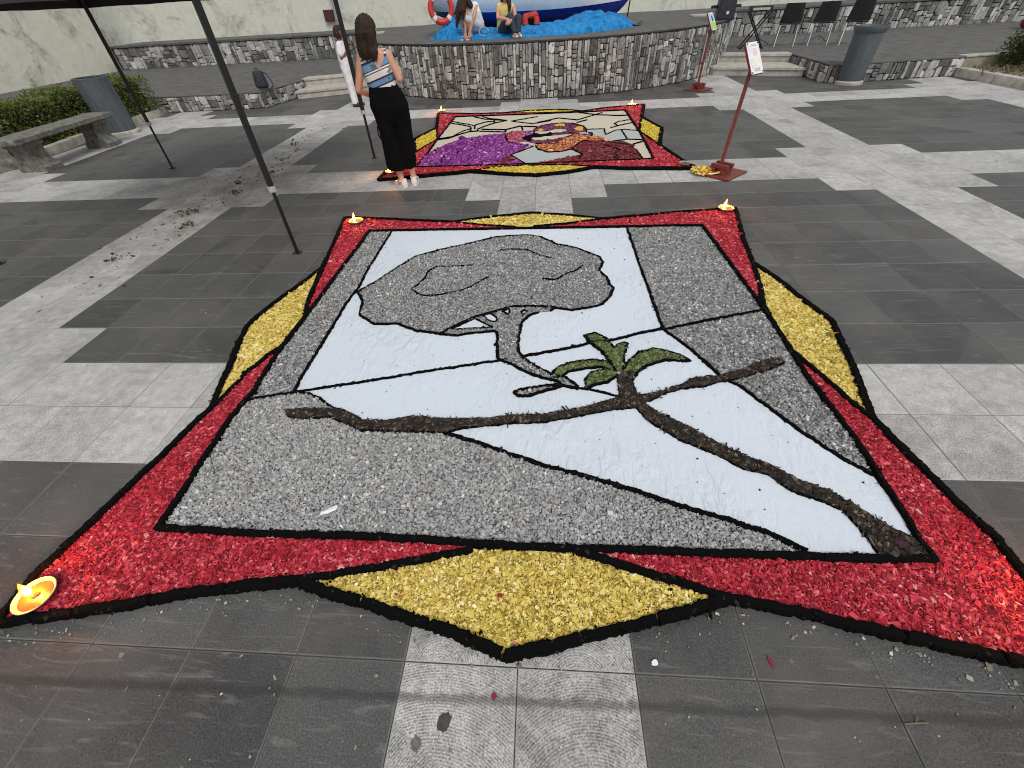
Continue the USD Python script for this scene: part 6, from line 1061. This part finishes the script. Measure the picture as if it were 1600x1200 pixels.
rb = thing('lifebuoy', 'red lifebuoy with white bands standing on the blue net', 'lifebuoy')
def torus_arc(a0, a1, R_=.235, r=.058, n=24):
    a = np.linspace(a0, a1, n); b_ = np.linspace(0, 2 * np.pi, 15)[:-1]
    A_, B_ = np.meshgrid(a, b_, indexing='ij'); v = np.stack([(R_ + r * np.cos(B_)) * np.cos(A_), .85 * r * np.sin(B_), (R_ + r * np.cos(B_)) * np.sin(A_)], -1).reshape(-1, 3)
    i_, j_ = np.meshgrid(np.arange(n - 1), np.arange(14), indexing='ij'); p = (i_ * 14 + j_).ravel(); q = (i_ * 14 + (j_ + 1) % 14).ravel()
    return trimesh.Trimesh(v, np.vstack([np.c_[p, q, q + 14], np.c_[p, q + 14, p + 14]]), process=False)
RB = np.eye(4); RB[:3, :3] = trimesh.transformations.euler_matrix(-.12, 0, .25)[:3, :3]; RB[:3, 3] = (-2.20, 11.92, 1.485)
for k in range(4):
    for nm, a0, a1, r, mm in (('red_arc', k * np.pi / 2 + .95, k * np.pi / 2 + 2.19, .058, 'ring_red'), ('white_band', k * np.pi / 2 + .62, k * np.pi / 2 + .95, .0595, 'ring_white')):
        t_ = torus_arc(a0, a1, r=r); t_.apply_transform(RB); obj(nm, t_, M[mm], rb, smooth=True)
lv = thing('life_vest', 'orange-red life vest propped against the blue boat hull', 'life vest', (-.20, 12.08, SH + .05), 8)
def pad(c, s, rz=0, tilt=0): 
    b_ = box((0, 0, 0), s, bev=min(s) * .42); return move(b_, c, rx=tilt, ry=rz)
obj('panel', pad((-.13, 0, .12), (.13, .09, .27), .05, -.15), M['vest'], lv); obj('panel', pad((.13, 0, .12), (.13, .09, .27), -.05, -.15), M['vest'], lv)
obj('collar', pad((-.01, .045, .255), (.36, .10, .12), -.12, -.15), M['vest'], lv)
obj('inner', box((0, .02, .11), (.16, .05, .2), bev=.01), M['black_cloth'], lv); obj('strap', box((0, -.045, .10), (.38, .012, .025)), M['black_cloth'], lv)
obj('rope_loop', tube([(-1.18 + .10 * math.cos(a), 11.02 + .05 * math.sin(a), SH + .14 + .07 * math.sin(a)) for a in np.linspace(0, 5, 14)], .007, 6), M['rope'], label='loop of pale rope on the net beside the crouching person', cat='rope')
obj('mooring_pole', tube([(2.12, 13.25, SH), (2.30, 13.35, SH + 1.9)], .016, 8), M['black_metal'], label='thin black pole standing at the bow of the boat', cat='pole')
an_ = thing('anchor', 'small dark iron anchor lying on the stage beyond the net', 'anchor')
obj('shank', tube([(2.20, 12.4, SH + .02), (2.46, 13.0, SH + .05)], .014, 8), M['black_metal'], an_); obj('fluke', tube([(2.12, 12.52, SH + .02), (2.20, 12.4, SH + .025), (2.34, 12.42, SH + .03)], .016, 8), M['black_metal'], an_)

# ------------------------------------------------------------------ sound gear and chairs
sp_ = thing('loudspeaker', 'tall black loudspeaker with a round white badge on the stage', 'loudspeaker', (4.33, 12.85, SH + .006), -8)
obj('cabinet', tm(m3.Manifold.hull_points(np.array([(x * w_s, y * d_s, z) for x in (-1, 1) for y in (-1, 1) for z, w_s, d_s in ((0, .20, .17), (.26, .185, .17), (.9, .15, .15), (.95, .13, .13))]))), M['black_plastic'], sp_)
obj('handle_bar', box((0, .02, .235), (.66, .06, .055), bev=.012), M['black_plastic'], sp_)
obj('grille', tm(m3.Manifold.hull_points(np.array([(x * w_s, y, z) for x in (-1, 1) for z, w_s, y in ((.03, .17, -.185), (.25, .16, -.185), (.85, .12, -.165), (.03, .17, -.165), (.25, .16, -.165), (.85, .12, -.145))]))), M['bag'], sp_)
obj('badge', move(trimesh.creation.cylinder(.030, .01, sections=20), (.03, -.19, .13), rx=np.pi / 2), M['ring_white'], sp_)
def chair(label, loc, rot):
    t = thing('chair', label, 'chair', loc, rot, 'black chairs on the terrace beside the stage')
    th_ = np.linspace(-.9, .9, 11); zz = np.linspace(0, 1, 8); A_, Z_ = np.meshgrid(th_, zz, indexing='ij')
    w_s = .25 - .045 * Z_; v = np.stack([w_s * np.sin(A_) / math.sin(.9), .20 - .10 * (1 - np.cos(A_)) * 1.4 + .10 * Z_, .47 + .38 * Z_], -1).reshape(-1, 3)
    i_, j_ = np.meshgrid(np.arange(10), np.arange(7), indexing='ij'); p = (i_ * 8 + j_).ravel(); fa = np.vstack([np.c_[p, p + 8, p + 9], np.c_[p, p + 9, p + 1]])
    v2 = v + (0, .018, 0); obj('backrest', trimesh.Trimesh(np.vstack([v, v2]), np.vstack([fa[:, ::-1], fa + len(v)]), process=False), M['black_plastic'], t, smooth=True)
    st_ = box((0, 0, .455), (.47, .44, .035), bev=.015); obj('seat', st_, M['black_plastic'], t)
    for x in (-.21, .21):
        obj('leg', tube([(x * .98, -.19, .44), (x * 1.05, -.24, .02), (x * 1.05, -.24, .0)], .013, 8), M['chrome'], t)
        obj('leg', tube([(x * .98, .17, .44), (x * 1.05, .27, .0)], .013, 8), M['chrome'], t)
        obj('side_rail', tube([(x * .98, -.20, .44), (x * .98, .18, .44)], .012, 8), M['chrome'], t)
    return t
chair('black chair with chrome legs next to the folding keyboard stand', (6.46, 14.15, .30), 160)
chair('black chair with chrome legs between two other black chairs', (7.20, 14.0, .30), 166)
chair('black chair with chrome legs nearest the dark lidded bin', (7.90, 13.75, .30), 158)
ks = thing('keyboard_stand', 'black folding stand beside the row of chairs by the stage', 'stand', (5.55, 13.95, .30), -10)
for y in (-.16, .16):
    for s in (-1, 1): obj('cross_bar', tube([(s * .26, y, .01), (-s * .24, y + .01 * s, .72)], .017, 4), M['black_metal'], ks)
for s in (-1, 1): obj('foot', tube([(s * .26, -.22, .017), (s * .26, .22, .017)], .017, 6), M['black_metal'], ks); obj('rest_arm', tube([(s * .24, -.18, .73), (s * .24, .18, .73)], .016, 6), M['black_metal'], ks)
ke = thing('instrument_case', 'small black case with a pale side lying on the folding stand', 'case', (5.55, 13.95, 1.045), -10)
obj('case_body', box((0, 0, .05), (.52, .26, .085), bev=.012), M['black_plastic'], ke); obj('case_panel', box((0, -.132, .035), (.40, .006, .045)), M['collar'], ke)
for k, (x, y) in enumerate(((6.05, 14.75), (7.62, 14.75))):
    ms_ = thing('microphone_stand', ('thin microphone stand between the folding stand and the nearest chair', 'thin microphone stand behind the far chairs')[k], 'microphone stand', (x, y, .30))
    obj('pole', tube([(0, 0, .02), (.02, 0, 1.35)], .009, 8), M['chrome'], ms_)
    for a in range(3): obj('leg', tube([(0, 0, .12), (.26 * math.cos(a * 2.1 + k), .26 * math.sin(a * 2.1 + k), .008)], .008, 6), M['black_metal'], ms_)
bp = thing('backpack', 'dark navy backpack leaning on the low slate wall by the steps', 'backpack', (-6.36, 10.82, .31), 12)
obj('bag_body', blob([], .02, 4, [[(V3(-.07, 0, .10), .075), (V3(.07, 0, .10), .075), (V3(-.055, 0, .30), .06), (V3(.055, 0, .30), .06), (V3(0, -.045, .12), .07)]]), M['bag'], bp, smooth=True)
obj('pocket', blob([], .02, 3, [[(V3(-.05, -.075, .09), .045), (V3(.05, -.075, .09), .045), (V3(0, -.07, .20), .045)]]), M['bag'], bp, smooth=True)
obj('top_handle', tube([(-.03, 0, .36), (-.025, 0, .40), (.025, 0, .40), (.03, 0, .36)], .008, 6), M['bag'], bp)
obj('strap', tube([(.06, .03, .35), (.16, .0, .30), (.24, -.02, .18), (.25, -.03, .06), (.17, -.04, .02), (.10, -.04, .02)], .011, 6), M['bag'], bp)
obj('strap', tube([(-.02, -.09, .04), (0, -.14, -.02), (.01, -.20, -.14)], .008, 6), M['bag'], bp)
rg = thing('red_bag', 'dark red bag on the far terrace by the stone ledge', 'bag', (13.25, 15.1, .305), 20)
obj('bag_body', blob([], .05, 4, [[(V3(-.2, 0, .14), .13), (V3(.2, 0, .14), .13), (V3(-.12, 0, .42), .10), (V3(.12, 0, .42), .10)]]), M['red_bag'], rg, smooth=True)
obj('handle', tube([(-.1, 0, .5), (-.08, 0, .62), (.08, 0, .62), (.1, 0, .5)], .015, 6), M['black_cloth'], rg)

# ------------------------------------------------------------------ litter
r5 = np.random.default_rng(55)
def lane(n):
    y = r5.uniform(2.2, 8.6, n); x = -4.0 + r5.normal(0, .26, n); keep = r5.random(n) < np.exp(-((y - 5.3) / 1.7) ** 2) + .22
    return np.c_[x, y, np.full(n, .004)][keep]
q = lane(1500)
obj('leaf_litter', bits(q[::4], (.013, .007, .003), r5, BOX, .25, .4, .5), M['litter_brown'], label='dry brown leaf bits strewn along the pale paved lane beside the gazebo', cat='leaf litter', kind='stuff')
cl2 = np.vstack([np.c_[r5.normal(a, .06, 26), r5.normal(b_, .05, 26), np.full(26, .008)] for a, b_ in ((-4.05, 3.1), (-3.8, 3.9), (-4.1, 4.3), (-3.85, 4.9), (-4.0, 5.3), (-3.75, 5.7), (-3.9, 6.3), (-4.1, 7.2))])
obj('leaf_litter', bits(cl2, (.015, .009, .006), r5, BOX, .3, .5, .45), M['litter_brown'], label='dark clumps of fallen plant bits on the dirty paved lane', cat='leaf litter', kind='stuff')
front = []
for l in (DATA['c1_lines']['outer'][2], DATA['c1_lines']['outer'][4], DATA['c1_lines']['outer'][7]):
    ls = shapely.LineString(l); m = 110
    m = 60; t = r5.uniform(0, ls.length, m); c = np.array([ls.interpolate(x).coords[0] for x in t]); c[:, 1] -= .03 + np.abs(r5.normal(0, .035, m)); c[:, 0] += r5.normal(0, .01, m); front.append(np.c_[c, np.full(m, .003)])
allf = np.vstack(front + [np.c_[r5.uniform(-1.9, 2.0, 70), r5.uniform(-.3, .12, 70), np.full(70, .003)], np.c_[r5.uniform(-5, 6, 160), r5.uniform(1, 9, 160), np.full(160, .003)]])
outer = shapely.union_all([shapely.Polygon(x).buffer(.03) for k in ('red', 'yellow') for x in DATA['c1_panels'][k]])
allf = allf[~shapely.contains_xy(outer, allf[:, 0], allf[:, 1])]
obj('petal_litter', bits(allf, (.0058, .0042, .0014), r5, BOX, .25, .3, .45), M['litter_pale'], label='pale petal crumbs scattered on the dark paving around the carpets', cat='petal litter', kind='stuff')
onsalt = np.vstack([scatter(g_.buffer(-.03), .09, r5, .018, .0005, 1.2) for g_ in white.geoms if g_.area > .02])
obj('dark_crumbs', bits(onsalt[r5.random(len(onsalt)) < .35], (.0042, .0034, .0025), r5, BOX, .25), M['black'], label='dark crumbs sprinkled over the white salt of the tree carpet', cat='crumbs', kind='stuff')
gv = np.vstack([scatter(shapely.Polygon(x).buffer(-.03), .16, r5, .022, .002, 1.2) for x in DATA['c1_panels']['gravel'][:2]])
obj('stray_red_chips', bits(gv[r5.random(len(gv)) < .25], (.008, .006, .003), r5, BOX, .2), M['red'], label='stray red chips lying on the grey gravel of the tree carpet', cat='chips', kind='stuff')
yv = scatter(shapely.Polygon(DATA['c1_panels']['yellow'][1]).buffer(-.03), .085, r5, .022, .002, 1.2)
obj('stray_red_chips', bits(yv[r5.random(len(yv)) < .25], (.009, .006, .004), r5, BOX, .2), M['red'], label='stray red chips lying on the yellow point of the tree carpet', cat='chips', kind='stuff')
fe = DATA['bits']
def flake(name, at, size, m, label, cat, rz, z=.004):
    o = prism(rough(shapely.Point(0, 0).buffer(1, 4), .5, .12, r5), 0, .06); o.vertices *= (size[0] / 2, size[1] / 2, size[0] * .5); o.vertices[:, 2] += (o.vertices[:, 0] ** 2) * 4
    obj(name, move(o, (*at, z), rz), m, label=label, cat=cat)
flake('feather', fe['feather'], (.075, .026), M['paper'], 'pale feather lying on the grey gravel', 'feather', .55, .030)
flake('paper_scrap', fe['scrap'], (.022, .018), M['paper'], 'white paper scrap on the paving by the yellow point', 'paper', .4)
flake('fallen_petal', fe['pink'], (.016, .022), M['pink'], 'pink petal on the grooved pale tile', 'petal', .1)
flake('fallen_petal', fe['red'], (.014, .034), M['pink'], 'red petal on the dark paving beside the red border', 'petal', .25)
flake('fallen_petal', fe['mauve'], (.04, .03), M['plum'], 'mauve petal on the bark at the end of the root', 'petal', .3, .034)
tw = thing('twig', 'little pale forked twig on the dark paving', 'twig', (*fe['twig'], .006))
obj('stem', tube([(-.035, 0, 0), (0, .004, 0), (.035, .006, .002)], .0022, 6), M['litter_pale'], tw); obj('fork', tube([(0, .004, 0), (.012, .02, .003)], .0016, 5), M['litter_pale'], tw)
flake('paper_scrap', fe['scrap2'], (.025, .02), M['paper'], 'white scrap beside the yellow side point of the carpet', 'paper', .4, .01)
